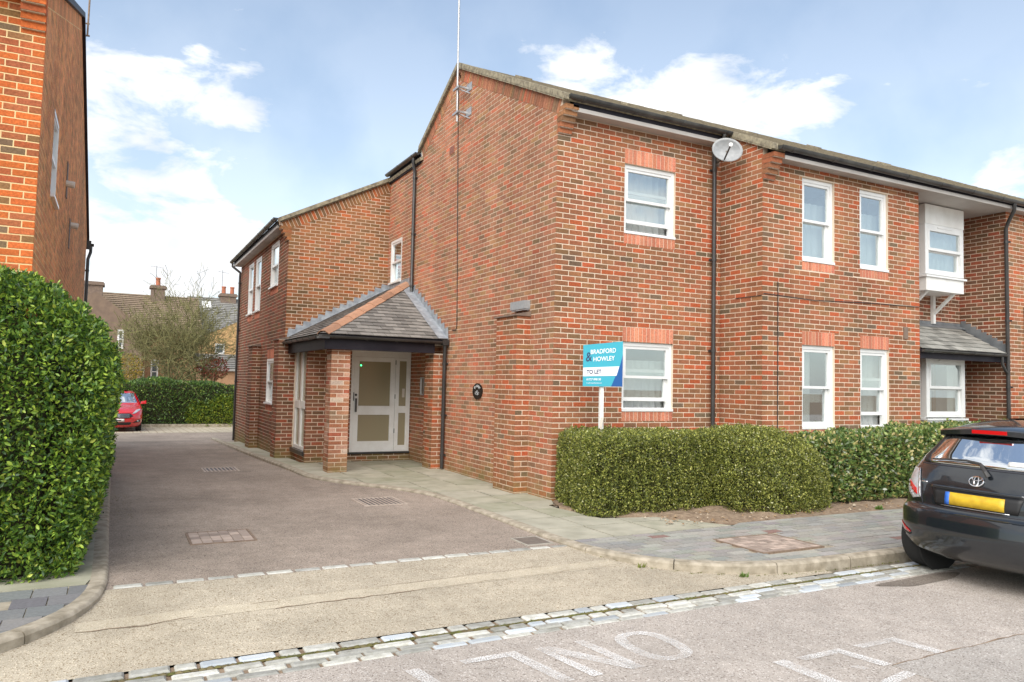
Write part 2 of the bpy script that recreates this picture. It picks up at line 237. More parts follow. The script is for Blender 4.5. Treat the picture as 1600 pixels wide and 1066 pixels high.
# ------------------------------------------------------------------ helpers
def tag(o, label=None, cat=None, group=None, kind=None):
    if label: o['label'] = label
    if cat: o['category'] = cat
    if group: o['group'] = group
    if kind: o['kind'] = kind
    return o
def thing(name, label, cat, loc=(0, 0, 0), group=None, rotz=0):
    e = bpy.data.objects.new(name, None); col.objects.link(e); e.location = loc; e.rotation_euler = (0, 0, rotz); e.empty_display_size = .2
    return tag(e, label, cat, group)
def adopt(o, parent, keep=True):
    o.parent = parent
    if keep:                                  # verts are in world space: cancel the parents' translation
        p = parent; off = Vector((0, 0, 0))
        while p is not None:
            off += Vector(p.location); p = p.parent if p.parent else None
            if p is None: break
        # a mesh part already cancelled its own parent: only empties carry a location
        o.matrix_parent_inverse = Matrix.Translation(-off) if parent.type == 'EMPTY' else Matrix.Identity(4)
    return o
class MB:
    def __init__(s): s.v = []; s.f = []; s.c = []
    def add(s, vs, fs, c=None):
        k = len(s.v); s.v += [tuple(map(float, p)) for p in vs]
        for f in fs: s.f.append(tuple(i+k for i in f)); s.c.append(c)
        return s
    def box(s, x0, y0, z0, x1, y1, z1, c=None):
        if x0 > x1: x0, x1 = x1, x0
        if y0 > y1: y0, y1 = y1, y0
        if z0 > z1: z0, z1 = z1, z0
        return s.add([(x0, y0, z0), (x1, y0, z0), (x1, y1, z0), (x0, y1, z0), (x0, y0, z1), (x1, y0, z1), (x1, y1, z1), (x0, y1, z1)],
              [(0, 3, 2, 1), (4, 5, 6, 7), (0, 1, 5, 4), (1, 2, 6, 5), (2, 3, 7, 6), (3, 0, 4, 7)], c)
    def prism(s, pts, fn, d0, d1, c=None, back=True):       # pts: (a,b) polygon ; fn(a,b,d)
        n = len(pts); v0_ = [Vector(fn(a, b, d1)) for a, b in pts]; nn = Vector((0, 0, 0))
        for i in range(1, n-1): nn += (v0_[i]-v0_[0]).cross(v0_[i+1]-v0_[0])
        if nn.dot(v0_[0]-Vector(fn(pts[0][0], pts[0][1], d0))) < 0: pts = pts[::-1]
        vs = [fn(a, b, d1) for a, b in pts]+[fn(a, b, d0) for a, b in pts]
        fs = [tuple(range(n))]+[(i, n+i, n+(i+1) % n, (i+1) % n) for i in range(n)]
        if back: fs.append(tuple(range(2*n-1, n-1, -1)))
        return s.add(vs, fs, c)
    def tube(s, pts, r, n=8, c=None):
        P = [Vector(p) for p in pts]; m = len(P); rs = r if isinstance(r, (list, tuple)) else [r]*m
        t = (P[1]-P[0]).normalized(); a = t.orthogonal().normalized(); vs = []
        for i in range(m):
            ti = (P[min(i+1, m-1)]-P[max(i-1, 0)]).normalized()
            a = (a-ti*a.dot(ti)); a = a.normalized() if a.length > 1e-6 else ti.orthogonal().normalized(); bb = ti.cross(a)
            vs += [P[i]+(a*math.cos(2*math.pi*k/n)+bb*math.sin(2*math.pi*k/n))*rs[i] for k in range(n)]
        fs = [(i*n+k, i*n+(k+1) % n, (i+1)*n+(k+1) % n, (i+1)*n+k) for i in range(m-1) for k in range(n)]
        fs += [tuple(range(n-1, -1, -1)), tuple(range((m-1)*n, m*n))]
        return s.add(vs, fs, c)
    def lathe(s, o, ax, prof, n=24, c=None):               # prof: (r, h) about axis ax through o
        ax = Vector(ax).normalized(); a = ax.orthogonal().normalized(); bb = ax.cross(a); o = Vector(o); vs = []
        for r, h in prof: vs += [o+ax*h+(a*math.cos(2*math.pi*k/n)+bb*math.sin(2*math.pi*k/n))*r for k in range(n)]
        m = len(prof); fs = [(i*n+k, i*n+(k+1) % n, (i+1)*n+(k+1) % n, (i+1)*n+k) for i in range(m-1) for k in range(n)]
        return s.add(vs, fs, c)
    def mesh(s, name, mat, smooth=False):
        me = bpy.data.meshes.new(name); me.from_pydata(s.v, [], s.f)
        if mat: me.materials.append(MATS[mat] if isinstance(mat, str) else mat)
        if any(c is not None for c in s.c):
            at_ = me.attributes.new('bcol', 'FLOAT_COLOR', 'FACE'); a = np.ones((len(s.f), 4), np.float32)
            for i, c in enumerate(s.c):
                if c is not None: a[i, :3] = c[:3]
            at_.data.foreach_set('color', a.ravel())
        if smooth: me.polygons.foreach_set('use_smooth', [True]*len(me.polygons))
        me.update(); return me
    def build(s, name, mat, parent=None, smooth=False, kind=None, keep=True):
        o = bpy.data.objects.new(name, s.mesh(name, mat, smooth)); col.objects.link(o)
        if parent is not None: adopt(o, parent, keep)
        if kind: o['kind'] = kind
        return o
def autosmooth(o, ang=35):
    me = o.data; me.polygons.foreach_set('use_smooth', [True]*len(me.polygons))
    try: me.set_sharp_from_angle(angle=RAD(ang))
    except Exception: pass
    return o
def clip_half(poly, a, b, c):                 # keep a*x+b*y<=c
    out = []
    for i in range(len(poly)):
        p, q = poly[i], poly[(i+1) % len(poly)]; dp = a*p[0]+b*p[1]-c; dq = a*q[0]+b*q[1]-c
        if dp <= 0: out.append(p)
        if (dp < 0 < dq) or (dq < 0 < dp):
            t = dp/(dp-dq); out.append((p[0]+(q[0]-p[0])*t, p[1]+(q[1]-p[1])*t))
    return out
def clip_rect(poly, x0, y0, x1, y1):
    for h in ((-1, 0, -x0), (1, 0, x1), (0, -1, -y0), (0, 1, y1)):
        poly = clip_half(poly, *h)
        if len(poly) < 3: return []
    return poly
def area(p): return abs(sum(p[i][0]*p[(i+1) % len(p)][1]-p[(i+1) % len(p)][0]*p[i][1] for i in range(len(p))))/2
def sub_rects(r, holes):
    rs = [r]
    for h in holes:
        nx = []
        for (a, b, c, d) in rs:               # s0,z0,s1,z1
            if h[2] <= a or h[0] >= c or h[3] <= b or h[1] >= d: nx.append((a, b, c, d)); continue
            z0, z1 = max(b, h[1]), min(d, h[3])
            if b < h[1]: nx.append((a, b, c, h[1]))
            if d > h[3]: nx.append((a, h[3], c, d))
            if a < h[0]: nx.append((a, z0, h[0], z1))
            if c > h[2]: nx.append((h[2], z0, c, z1))
        rs = nx
    return rs
def jit(c, k=.12):
    f = random.uniform(1-k, 1+k); return tuple(max(0, x*f*random.uniform(.96, 1.04)) for x in c)
PAL = {'main': [((.44, .11, .045), 13), ((.36, .13, .064), 34), ((.305, .13, .066), 30), ((.24, .125, .064), 14), ((.18, .12, .075), 3), ((.35, .165, .078), 9)],
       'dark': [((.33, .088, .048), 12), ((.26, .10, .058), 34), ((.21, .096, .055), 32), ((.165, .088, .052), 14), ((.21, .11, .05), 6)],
       'olive': [((.35, .14, .06), 30), ((.29, .135, .06), 32), ((.24, .125, .058), 24), ((.44, .125, .045), 8), ((.18, .11, .058), 5)],
       'side': [((.48, .15, .08), 11), ((.41, .175, .10), 38), ((.36, .17, .10), 30), ((.27, .16, .092), 11), ((.40, .21, .105), 12)],
       'orange': [((.60, .15, .04), 40), ((.50, .13, .05), 24), ((.42, .13, .055), 14), ((.29, .15, .062), 14), ((.20, .13, .075), 5)],
       'flank': [((.78, .36, .16), 38), ((.68, .30, .14), 22), ((.62, .29, .14), 14), ((.54, .27, .12), 16)],
       'pale': [((.42, .20, .12), 30), ((.52, .30, .21), 20), ((.36, .15, .08), 20), ((.60, .45, .35), 8), ((.38, .12, .07), 12), ((.30, .19, .12), 8)],
       'pink': [((.60, .22, .135), 10), ((.64, .25, .155), 10), ((.55, .20, .12), 6)]}
def pick(p):
    L_ = PAL[p]; r = random.uniform(0, sum(w_ for _, w_ in L_))
    for c, w_ in L_:
        r -= w_
        if r <= 0: return jit(c)
    return L_[-1][0]
class Wall:
    def __init__(s, o, u, n): s.o = Vector((o[0], o[1], 0)); s.u = Vector((u[0], u[1], 0)); s.n = Vector((n[0], n[1], 0))
    def pt(s, a, z, d=0): p = s.o+s.u*a+s.n*d; return (p.x, p.y, z)
    # winding: keep faces outward
    def fn(s): return lambda a, b, d: s.pt(a, b, d)
COURSE, Z0, PITCH = .075, .02, .225
def brick_wall(B, wall, s0, s1, z0, z1, holes=(), clips=(), par=0, pal='main', ext=(0, 0), thick=.1, mortar='mortar', proud=.0035, parent=None, mortar_z1=None):
    k0 = math.floor((z0-Z0)/COURSE); k1 = math.ceil((z1-Z0)/COURSE)
    for k in range(k0, k1):
        za = max(z0, Z0+k*COURSE+.0065); zb = min(z1, Z0+k*COURSE+.0685)
        if zb-za < .02: continue
        ph = 0 if (k+par) % 2 == 0 else -PITCH/2
        j = 0
        while s0+ph+j*PITCH < s1:
            a = s0+ph+j*PITCH+.0065; e = a+.212; j += 1
            a0 = a
            if a < s0+.008: a = s0-ext[0]
            if e > s1-.03: e = s1+ext[1]
            if e-a < .03: continue
            for (p, q, r, t_) in sub_rects((a, za, e, zb), holes):
                if r-p < .012 or t_-q < .012: continue
                poly = [(p, q), (r, q), (r, t_), (p, t_)]; cl = False
                for h in clips:
                    np_ = clip_half(poly, *h)
                    if len(np_) != len(poly) or any(x != y for x, y in zip(np_, poly)): cl = True
                    poly = np_
                    if len(poly) < 3: break
                if len(poly) < 3 or area(poly) < .0004: continue
                B.append((wall, poly, pick(pal), not cl, proud+random.uniform(-.001, .001)))
    mb = MB(); zs = sorted({z0, z1, *[h[1] for h in holes if z0 < h[1] < z1], *[h[3] for h in holes if z0 < h[3] < z1]})
    for za, zb in zip(zs, zs[1:]):
        for (p, q, r, t_) in sub_rects((s0+.0025, za, s1-.0025, zb), holes):
            poly = [(p, q), (r, q), (r, t_), (p, t_)]
            for h in clips:
                poly = clip_half(poly, *h)
                if len(poly) < 3: break
            if len(poly) >= 3: mb.prism(poly, wall.fn(), -thick, 0)
    o = mb.build('wall', mortar, parent); return o
def proj_area(wall, poly):
    cx = sum(p[0] for p in poly)/len(poly); cz = sum(p[1] for p in poly)/len(poly); c = np.array(wall.pt(cx, cz)); v = c-CAM; d = v@FW
    if d < .5: return 0
    x = 800+F_PX*(v@RT)/d; y = 533-F_PX*(v@UP)/d
    if not (0 < x < 1600 and 0 < y < 1066): return 0
    cosv = -float(np.array(wall.n)@v)/np.linalg.norm(v)
    return max(0, cosv)*area(poly)/d/d
def finish_bricks(B, parent, nmax=300, vis=None):
    good = [i for i, b in enumerate(B) if b[3]]; good.sort(key=lambda i: -proj_area(B[i][0], B[i][1])*(vis(B[i]) if vis else 1))
    single = set(good[:nmax]); cache = {}; mb = MB()
    for i, (wl, poly, c, rect, pr) in enumerate(B):
        if i in single:
            p, q = poly[0]; w_, h_ = round(poly[2][0]-p, 4), round(poly[2][1]-q, 4)
            key = (w_, h_, tuple(wl.u), tuple(wl.n))
            if key not in cache:
                m_ = MB(); e = .004
                vs = [(0, 0, 0), (w_, 0, 0), (w_, h_, 0), (0, h_, 0), (0, 0, .0050), (w_, 0, .0050), (w_, h_, .0050), (0, h_, .0050), (e, e, .0065), (w_-e, e, .0065), (w_-e, h_-e, .0065), (e, h_-e, .0065)]
                fs = [(0, 1, 5, 4), (1, 2, 6, 5), (2, 3, 7, 6), (3, 0, 4, 7), (4, 5, 9, 8), (5, 6, 10, 9), (6, 7, 11, 10), (7, 4, 8, 11), (8, 9, 10, 11)]
                m_.add([tuple(wl.u*a+wl.n*d+Vector((0, 0, b_))) for a, b_, d in vs], fs); cache[key] = m_.mesh('brick', 'brick_single')
            o = bpy.data.objects.new('brick', cache[key]); col.objects.link(o); o.color = (*c, 1); o.parent = parent
            o.location = Vector(wl.pt(p, q, pr-.0065+.0005))-Vector(parent.location)
        else: mb.prism(poly, wl.fn(), -.001, pr, c, back=False)
    return mb.build('brickwork', 'brick', parent, kind='stuff')
def soldier_band(B, wall, p0, p1, depth, pal, proud=.008, pitch=.075):   # bricks on edge under a sloping or level line p0->p1
    d = Vector((p1[0]-p0[0], p1[1]-p0[1])); L_ = d.length; d.normalize(); nrm = Vector((d.y, -d.x))
    if nrm.y > 0: nrm = -nrm
    n = int(L_/pitch)
    for i in range(n):
        a = Vector(p0)+d*(i*L_/n+.0065); e = Vector(p0)+d*((i+1)*L_/n-.0065)
        B.append((wall, [tuple(a+nrm*depth), tuple(e+nrm*depth), tuple(e), tuple(a)], pick(pal), False, proud))
def lintel(parent, wall, s0, s1, z0, z1, name='lintel'):
    mb = MB(); n = max(3, round((s1-s0)/.075)); bk = MB(); bk.prism([(s0, z0), (s1, z0), (s1, z1), (s0, z1)], wall.fn(), -.1, -.001)
    o = bk.build(name, 'mortar', parent)
    for i in range(n):
        a = s0+(s1-s0)*i/n+.0065; e = s0+(s1-s0)*(i+1)/n-.0065
        mb.prism([(a, z0+.004), (e, z0+.004), (e, z1-.005), (a, z1-.005)], wall.fn(), -.002, .005, pick('pink'), back=False)
    mb.build('soldier_course', 'brick', o, kind='stuff'); return o
def bars(mb, fn, s0, z0, s1, z1, wd, d0, d1, bot=None):
    bot = bot or wd
    for p in ([(s0, z0), (s1, z0), (s1, z0+bot), (s0, z0+bot)], [(s0, z1-wd), (s1, z1-wd), (s1, z1), (s0, z1)], [(s0, z0+bot), (s0+wd, z0+bot), (s0+wd, z1-wd), (s0, z1-wd)], [(s1-wd, z0+bot), (s1, z0+bot), (s1, z1-wd), (s1-wd, z1-wd)]):
        mb.prism(p, fn, d0, d1)
def sash_window(parent, wall, s0, s1, z0, z1, opened=0.0, curtain=1, meet=.5, rec=.035, net=1.0, horn=True):
    fn = wall.fn(); fr = MB(); g = .004; s0 += g; s1 -= g; z0 += g; z1 -= g; fw = .055
    bars(fr, fn, s0, z0, s1, z1, fw, -rec-.10, -rec, bot=.05)
    o = fr.build('window', 'white_upvc', parent)
    sl = MB(); sl.prism([(s0-.002, z0-.002), (s1+.002, z0-.002), (s1+.002, z0+.035), (s0-.002, z0+.035)], fn, -rec+.001, -rec+.05); sl.build('sill', 'white_upvc', o)
    a, b, c, d = s0+fw, z0+.05, s1-fw, z1-fw; zm = b+(d-b)*meet
    up = MB(); bars(up, fn, a+.001, zm-.02, c-.001, d-.001, .042, -rec-.055, -rec-.012, bot=.04); u = up.build('sash', 'white_upvc', o)
    MB().prism([(a+.04, zm+.018), (c-.04, zm+.018), (c-.04, d-.04), (a+.04, d-.04)], fn, -rec-.04, -rec-.034).build('pane', 'glass', u) if False else None
    pa = MB().prism([(a+.042, zm+.019), (c-.042, zm+.019), (c-.042, d-.042), (a+.042, d-.042)], fn, -rec-.038, -rec-.034).build('pane', 'glass', o)
    lz = b+opened; lt = zm+.02+opened
    lo = MB(); bars(lo, fn, a+.001, lz+.001, c-.001, lt, .045, -rec-.098, -rec-.058, bot=.055); lo.build('sash', 'white_upvc', o)
    MB().prism([(a+.045, lz+.055), (c-.045, lz+.055), (c-.045, lt-.045), (a+.045, lt-.045)], fn, -rec-.082, -rec-.078).build('pane', 'glass', o)
    if curtain:
        W_ = c-a; hh = d-b
        for (x0, x1, zb, zt) in curtain_spans(curtain):
            cm_ = MB(); n = max(8, int((x1-x0)*W_/.018)); vs = []; ph = random.uniform(0, 6)
            for i in range(n+1):
                t_ = i/n; s = a+(x0+(x1-x0)*t_)*W_+(-.14 if x0 <= 0 else 0)*(1-t_)+(.14 if x1 >= 1 else 0)*t_; dd = -rec-.20+.018*math.sin(t_*(x1-x0)*W_*62+ph)+.008*math.sin(t_*W_*141+ph*2)
                vs += [wall.pt(s, b+zb*hh, dd), wall.pt(s, b+zt*hh, dd)]
            cm_.add(vs, [(2*i, 2*i+2, 2*i+3, 2*i+1) for i in range(n)]); cm_.build('curtain', 'net_curtain', o, smooth=True)
    return o
def curtain_spans(k):
    return {1: [(0, 1, -.12, 1.0)], 2: [(0, .32, 0, 1), (.74, 1, 0, 1)], 3: [(0, 1, -.12, .78)], 4: [(0, .47, 0, 1), (.53, 1, 0, 1)], 5: [(.3, .62, 0, 1), (.0, 1, .30, .42)], 6: [(.3, 1, -.12, .98)]}[k]
m, t, b = new_mat('net_curtain'); out = t.nodes['Material Output']; b.inputs['Base Color'].default_value = (.92, .94, .93, 1); b.inputs['Roughness'].default_value = .9
tl = nd(t, 'ShaderNodeBsdfTranslucent'); tl.inputs[0].default_value = (.9, .92, .91, 1); tr = nd(t, 'ShaderNodeBsdfTransparent'); a1 = nd(t, 'ShaderNodeMixShader', i0=.35); a2 = nd(t, 'ShaderNodeMixShader', i0=.12)
t.links.new(b.outputs[0], a1.inputs[1]); t.links.new(tl.outputs[0], a1.inputs[2]); t.links.new(a1.outputs[0], a2.inputs[1]); t.links.new(tr.outputs[0], a2.inputs[2]); t.links.new(a2.outputs[0], out.inputs[0])
def gutter(parent, p0, p1, r=.056, mat='gutter_grey', step=.9, name='gutter', ends=True):
    p0, p1 = Vector(p0), Vector(p1); d = (p1-p0).normalized(); up = Vector((0, 0, 1)); sd_ = d.cross(up).normalized(); mb = MB(); n = 10; vs = []
    for P in (p0, p1):
        for k in range(n+1): a = math.pi*k/n; vs.append(P+sd_*math.cos(a)*r-up*math.sin(a)*r)
        for k in range(n, -1, -1): a = math.pi*k/n; vs.append(P+sd_*math.cos(a)*(r-.006)-up*math.sin(a)*(r-.006))
    m_ = 2*(n+1); fs = [(i, (i+1) % m_, m_+(i+1) % m_, m_+i) for i in range(m_)]
    for base in (0, m_): fs += [(base+i, base+i+1, base+m_-2-i, base+m_-1-i) for i in range(n)]
    if ends:
        for base, P in ((0, p0), (m_, p1)): fs.append(tuple(base+i for i in range(n+1)))
    mb.add(vs, fs); o = mb.build(name, mat, parent); autosmooth(o, 40); L_ = (p1-p0).length; k = .25
    while k < L_-.1:
        q = p0+d*k; b_ = MB(); vs = []
        for P in (q-d*.022, q+d*.022):
            for j in range(n+1): a = math.pi*j/n; vs.append(P+sd_*math.cos(a)*(r+.007)-up*math.sin(a)*(r+.007))
            for j in range(n, -1, -1): a = math.pi*j/n; vs.append(P+sd_*math.cos(a)*(r+.001)-up*math.sin(a)*(r+.001))
        fs2 = [(i, (i+1) % m_, m_+(i+1) % m_, m_+i) for i in range(m_)]
        for base in (0, m_): fs2 += [(base+i, base+i+1, base+m_-2-i, base+m_-1-i) for i in range(n)]
        b_.add(vs, fs2); b_.build('bracket', mat, o); k += step
    return o
def pipe(parent, pts, r=.034, mat='black_plastic', clips=(), wall_dir=(0, 1, 0), shoes=()):
    mb = MB().tube(pts, r, 10); o = mb.build('downpipe', mat, parent); autosmooth(o, 50)
    for q in clips:
        b_ = MB(); q = Vector(q); b_.lathe(q, (0, 0, 1), [(r+.001, -.022), (r+.008, -.022), (r+.008, .022), (r+.001, .022)], 12)
        wd = Vector(wall_dir); sd_ = Vector((-wd.y, wd.x, 0)); c = q+wd*(r+.01)
        b_.box(*(c-sd_*.055-Vector((0, 0, .015))-wd*.008), *(c+sd_*.055+Vector((0, 0, .015))+wd*.012)); b_.build('pipe_clip', mat, o)
    return o
# ------------------------------------------------------------------ ground
def zdrive(y):                                # the yard falls away gently behind the porch
    return float(np.interp(y, [-4.2, -2.48, 0, 5, 25, 60], [-.10, -.035, -.03, -.05, -.53, -.6]))
def struct(o): o['kind'] = 'structure'; return o
struct(MB().box(-400, -400, -1.2, 400, 400, -.75).build('ground', 'soil'))
road = struct(MB().box(-80, -30, -.5, 80, -4.58, -.10).build('road', 'road'))
MB().box(-1.085, -12, -.099, 60, -6.0, -.096).build('road_patch', 'road_patch', road)
gut = struct(MB().box(-80, -4.58, -.5, 80, -4.19, -.113).build('channel', 'soil'))
cx = MB(); ys = np.linspace(-4.19, -2.53, 6)
cx.add([p for y in ys for p in ((-7.4, y, zdrive(y)), (0.6, y, zdrive(y)))], [(2*i, 2*i+1, 2*i+3, 2*i+2) for i in range(5)])
cross = struct(cx.build('crossover', 'crossover'))
dv = MB(); ys = [-2.53, 0, 2, 4, 5, 7, 9, 11, 13, 15, 18, 21, 25, 40, 60]
dv.add([p for y in ys for p in ((-14, y, zdrive(y)), (0.4 if y < 14 else 14, y, zdrive(y)))], [(2*i, 2*i+1, 2*i+3, 2*i+2) for i in range(len(ys)-1)])
drive = struct(dv.build('driveway', 'driveway'))
def pieces_from_cells(poly, cells, z0f, th, matf, parent, name, gap=.006, bev=.004):
    for (x0, y0, x1, y1) in cells:
        p = clip_rect(poly, x0+gap, y0+gap, x1-gap, y1-gap)
        if len(p) < 3 or area(p) < .004: continue
        cx_ = sum(q[0] for q in p)/len(p); cy_ = sum(q[1] for q in p)/len(p); z = z0f(cx_, cy_)+random.uniform(-.003, .003); tx, ty = random.uniform(-.004, .004), random.uniform(-.004, .004)
        f = lambda a, b, d: (a, b, z0f(a, b)+z-z0f(cx_, cy_)+d+tx*(a-cx_)+ty*(b-cy_))
        o = MB().prism(p, f, -th, 0).build(name, matf(), parent); o.color = (*pick('main'), 1)
# right-hand kerb line (outer edge), pavement outline
KR = [(-2.74, 16), (-2.74, 13), (-2.72, 9), (-2.66, 6.4), (-2.62, 5.3), (-2.55, 3.7), (-2.32, 3.05), (-2.05, 2.53), (-1.62, 1.86), (-1.36, 1.15), (-1.33, .4), (-1.33, -.6), (-1.32, -1.6), (-1.32, -2.45), (-1.24, -2.95), (-1.08, -3.32), (-.84, -3.62), (-.52, -3.86), (-.1, -4.02), (.35, -4.09), (1.1, -4.12), (14, -4.14)]
KL = [(-5.44, 5.6), (-5.44, 3), (-5.44, 0), (-5.43, -2.3), (-5.47, -2.78), (-5.60, -3.2), (-5.86, -3.56), (-6.2, -3.82), (-6.8, -4.02), (-7.6, -4.12), (-12, -4.14)]
def resample(P, step):
    out = [P[0]]; 
    for a, b in zip(P, P[1:]):
        n = max(1, int(math.hypot(b[0]-a[0], b[1]-a[1])/step)); out += [(a[0]+(b[0]-a[0])*i/n, a[1]+(b[1]-a[1])*i/n) for i in range(1, n+1)]
    return out
def smooth_path(P, it=2):
    for _ in range(it): P = [P[0]]+[((a[0]+2*b[0]+c[0])/4, (a[1]+2*b[1]+c[1])/4) for a, b, c in zip(P, P[1:], P[2:])]+[P[-1]]
    return P
def offset(P, d):
    out = []
    for i in range(len(P)):
        a, b = P[max(i-1, 0)], P[min(i+1, len(P)-1)]; tx, ty = b[0]-a[0], b[1]-a[1]; l = math.hypot(tx, ty); out.append((P[i][0]-ty/l*d, P[i][1]+tx/l*d))
    return out
KRs = smooth_path(resample(KR, .15), 3); KLs = smooth_path(resample(KL, .15), 3)
KRi = offset(KRs, .125); KLi = offset(KLs, -.125)
def zpave(x, y): return float(np.interp(y, [-3, 5.5, 7, 16], [0, 0, -.03, -.26]))
def kerb(parent, outer, inner, zf, mat, stone=.9, low=lambda x, y: 0.0):
    i = 0; n = len(outer); acc_ = 0
    while i < n-1:
        j = i; L_ = 0
        while j < n-1 and L_ < stone: L_ += math.hypot(outer[j+1][0]-outer[j][0], outer[j+1][1]-outer[j][1]); j += 1
        mb = MB(); vs = []; ii = list(range(i, j+1))
        for q, k in enumerate(ii):
            o_, n_ = outer[k], inner[k]
            if q == 0: e = .005
            elif q == len(ii)-1: e = -.005
            else: e = 0
            k2 = min(k+1, n-1); k1 = max(k-1, 0); tx, ty = outer[k2][0]-outer[k1][0], outer[k2][1]-outer[k1][1]; l = math.hypot(tx, ty)
            o_ = (o_[0]+tx/l*e, o_[1]+ty/l*e); n_ = (n_[0]+tx/l*e, n_[1]+ty/l*e); z = zf(*o_)+low(*o_); mix = lambda t_: (o_[0]+(n_[0]-o_[0])*t_, o_[1]+(n_[1]-o_[1])*t_)
            vs += [(*o_, z-.35), (*mix(.03), z-.022), (*mix(.14), z-.004), (*mix(.25), z+.001), (*n_, z+.001), (*n_, z-.35)]
        m_ = len(ii); fs = [(6*a+b_, 6*a+b_+1, 6*a+b_+7, 6*a+b_+6) for a in range(m_-1) for b_ in range(5)]+[(0, 1, 2, 3, 4, 5), tuple(6*(m_-1)+b_ for b_ in (5, 4, 3, 2, 1, 0))]
        mb.add(vs, fs); o = mb.build('kerb_stone', mat, parent); autosmooth(o, 35); i = j
# paving along the flank and under the porch
flank_poly = [p for p in KRi if p[1] > -2.42 and p[1] < 13.5]
flank_poly = [(p[0]+.004, p[1]) for p in flank_poly]
flank = flank_poly+[(-1.19, -2.42), (1.05, -2.42), (0.55, -1.62), (-.15, -1.45), (-.28, -.6), (0, -.02), (0.02, 5.75), (-2.2, 5.8), (-2.2, 13.5)]
path = struct(MB().prism(flank, lambda a, b, d: (a, b, zpave(a, b)+d), -.3, -.014).build('paved_path', 'soil_dark'))
cells = []
y = -2.42
rows = []
while y < 13.4: rows.append((y, y+.61)); y += .61
for k, (ya, yb_) in enumerate(rows):
    off = 0 if k % 2 else -.02
    for (xa, xb) in ((-3.0, -1.9), (-1.9, -1.22), (-1.22+off, -.62+off), (-.62+off, .03), (.03, .62), (.62, 1.4)): cells.append((xa, ya, xb, yb_))
pieces_from_cells(flank, cells, zpave, .05, lambda: random.choice(['slab_a', 'slab_b', 'slab_c', 'slab_a']), path, 'paving_slab', gap=.011)
# pavement of blue-grey blocks
pv_poly = [p for p in KRi if p[1] <= -2.42]+[(14, -2.32), (1.25, -2.32), (1.05, -2.42), (-1.19, -2.42)]
pavement = struct(MB().prism(pv_poly, lambda a, b, d: (a, b, d), -.3, -.012).build('pavement', 'kerb_stone'))
PVC = [(.285, .275, .25), (.31, .30, .272), (.335, .322, .29), (.26, .252, .235), (.30, .285, .255)]
def pavers(poly, parent, xr, yr, lx, ly, stag, nmax, skip=None, gap=.0045):
    allp = []; r = 0; y = yr[0]
    while y < yr[1]:
        x = xr[0]-(stag*lx if r % 2 else 0)
        while x < xr[1]:
            p = clip_rect(poly, x+gap, y+gap, x+lx-gap, y+ly-gap)
            if len(p) >= 3 and area(p) > .0015 and not (skip and skip(x+lx/2, y+ly/2)): allp.append((p, abs(area(p)-(lx-2*gap)*(ly-2*gap)) < 1e-6))
            x += lx
        y += ly; r += 1
    def key(e):
        cx_ = sum(q[0] for q in e[0])/len(e[0]); cy_ = sum(q[1] for q in e[0])/len(e[0]); v = np.array((cx_, cy_, 0))-CAM; d = v@FW
        if d < .3: return 1e9
        px_ = 800+F_PX*(v@RT)/d; return (0 if -20 < px_ < 1620 else 1e6)+d
    allp.sort(key=key); stuff = MB(); cache = {}
    for k, (p, full) in enumerate(allp):
        c = jit(random.choice(PVC), .05); z = random.uniform(-.0025, .002)
        if full and random.random() < .004: c = (.24, .15, .13)
        if k < nmax:
            cx_, cy_ = p[0] if full else (0, 0)
            if full:
                x0 = min(q[0] for q in p); y0 = min(q[1] for q in p)
                if 'f' not in cache:
                    w_, h_ = lx-2*gap, ly-2*gap; cache['f'] = MB().prism([(0, 0), (w_, 0), (w_, h_), (0, h_)], lambda a, b, d: (a, b, d), -.03, 0, back=False).mesh('paver', 'paver_single')
                o = bpy.data.objects.new('paver', cache['f']); col.objects.link(o); o.parent = parent; o.location = (x0, y0, z)
            else: o = MB().prism(p, lambda a, b, d: (a, b, d+z), -.03, 0, back=False).build('paver', 'paver_single', parent)
            o.color = (*c, 1)
        else: stuff.prism(p, lambda a, b, d: (a, b, d+z), -.03, 0, c, back=False)
    if stuff.v: stuff.build('paver_field', 'paver', parent, kind='stuff')
cover_r = lambda x, y: .20 < x < 1.14 and -3.72 < y < -2.94
pavers(pv_poly, pavement, (-1.4, 14), (-4.2, -2.3), .24, .118, .5, 300, cover_r)
# left pavement
pl_poly = [p for p in KLi if p[1] < 5.5]+[(-12, -2.05), (-6.1, -2.05), (-5.85, -1.75), (-5.66, -1.2), (-5.62, 5.5)]
pave_l = struct(MB().prism(pl_poly, lambda a, b, d: (a, b, d), -.3, -.012).build('pavement_left', 'kerb_stone'))
grey_l = [p for p in KLi if p[1] < -2.44]+[(-12, -2.44)]
PVC = [(.165, .168, .172), (.19, .192, .195), (.215, .213, .208), (.15, .152, .16)]
pavers(grey_l, pave_l, (-12, -5.3), (-4.2, -2.2), .225, .25, .5, 300, lambda x, y: -6.42 < x < -6.12 and -2.85 < y < -2.5)
pieces_from_cells([p for p in KLi if -2.44 < p[1] < 5.5]+[(-5.59, -2.44), (-12, -2.44), (-12, -2.05), (-6.1, -2.05), (-5.85, -1.75), (-5.66, -1.2), (-5.62, 5.5)],
                  [(-12, -2.44, -6.3, -1.8), (-6.3, -2.44, -5.5, -1.8)]+[(-6.3, y, -5.4, y+.62) for y in np.arange(-1.8, 5.4, .62)], lambda x, y: 0, .05, lambda: random.choice(['slab_b', 'slab_a', 'slab_c']), pave_l, 'paving_slab', gap=.0055)
kerb(pavement, KRs, KRi, zpave, 'kerb_stone'); kerb(pave_l, KLs, KLi, lambda x, y: 0, 'kerb_stone')
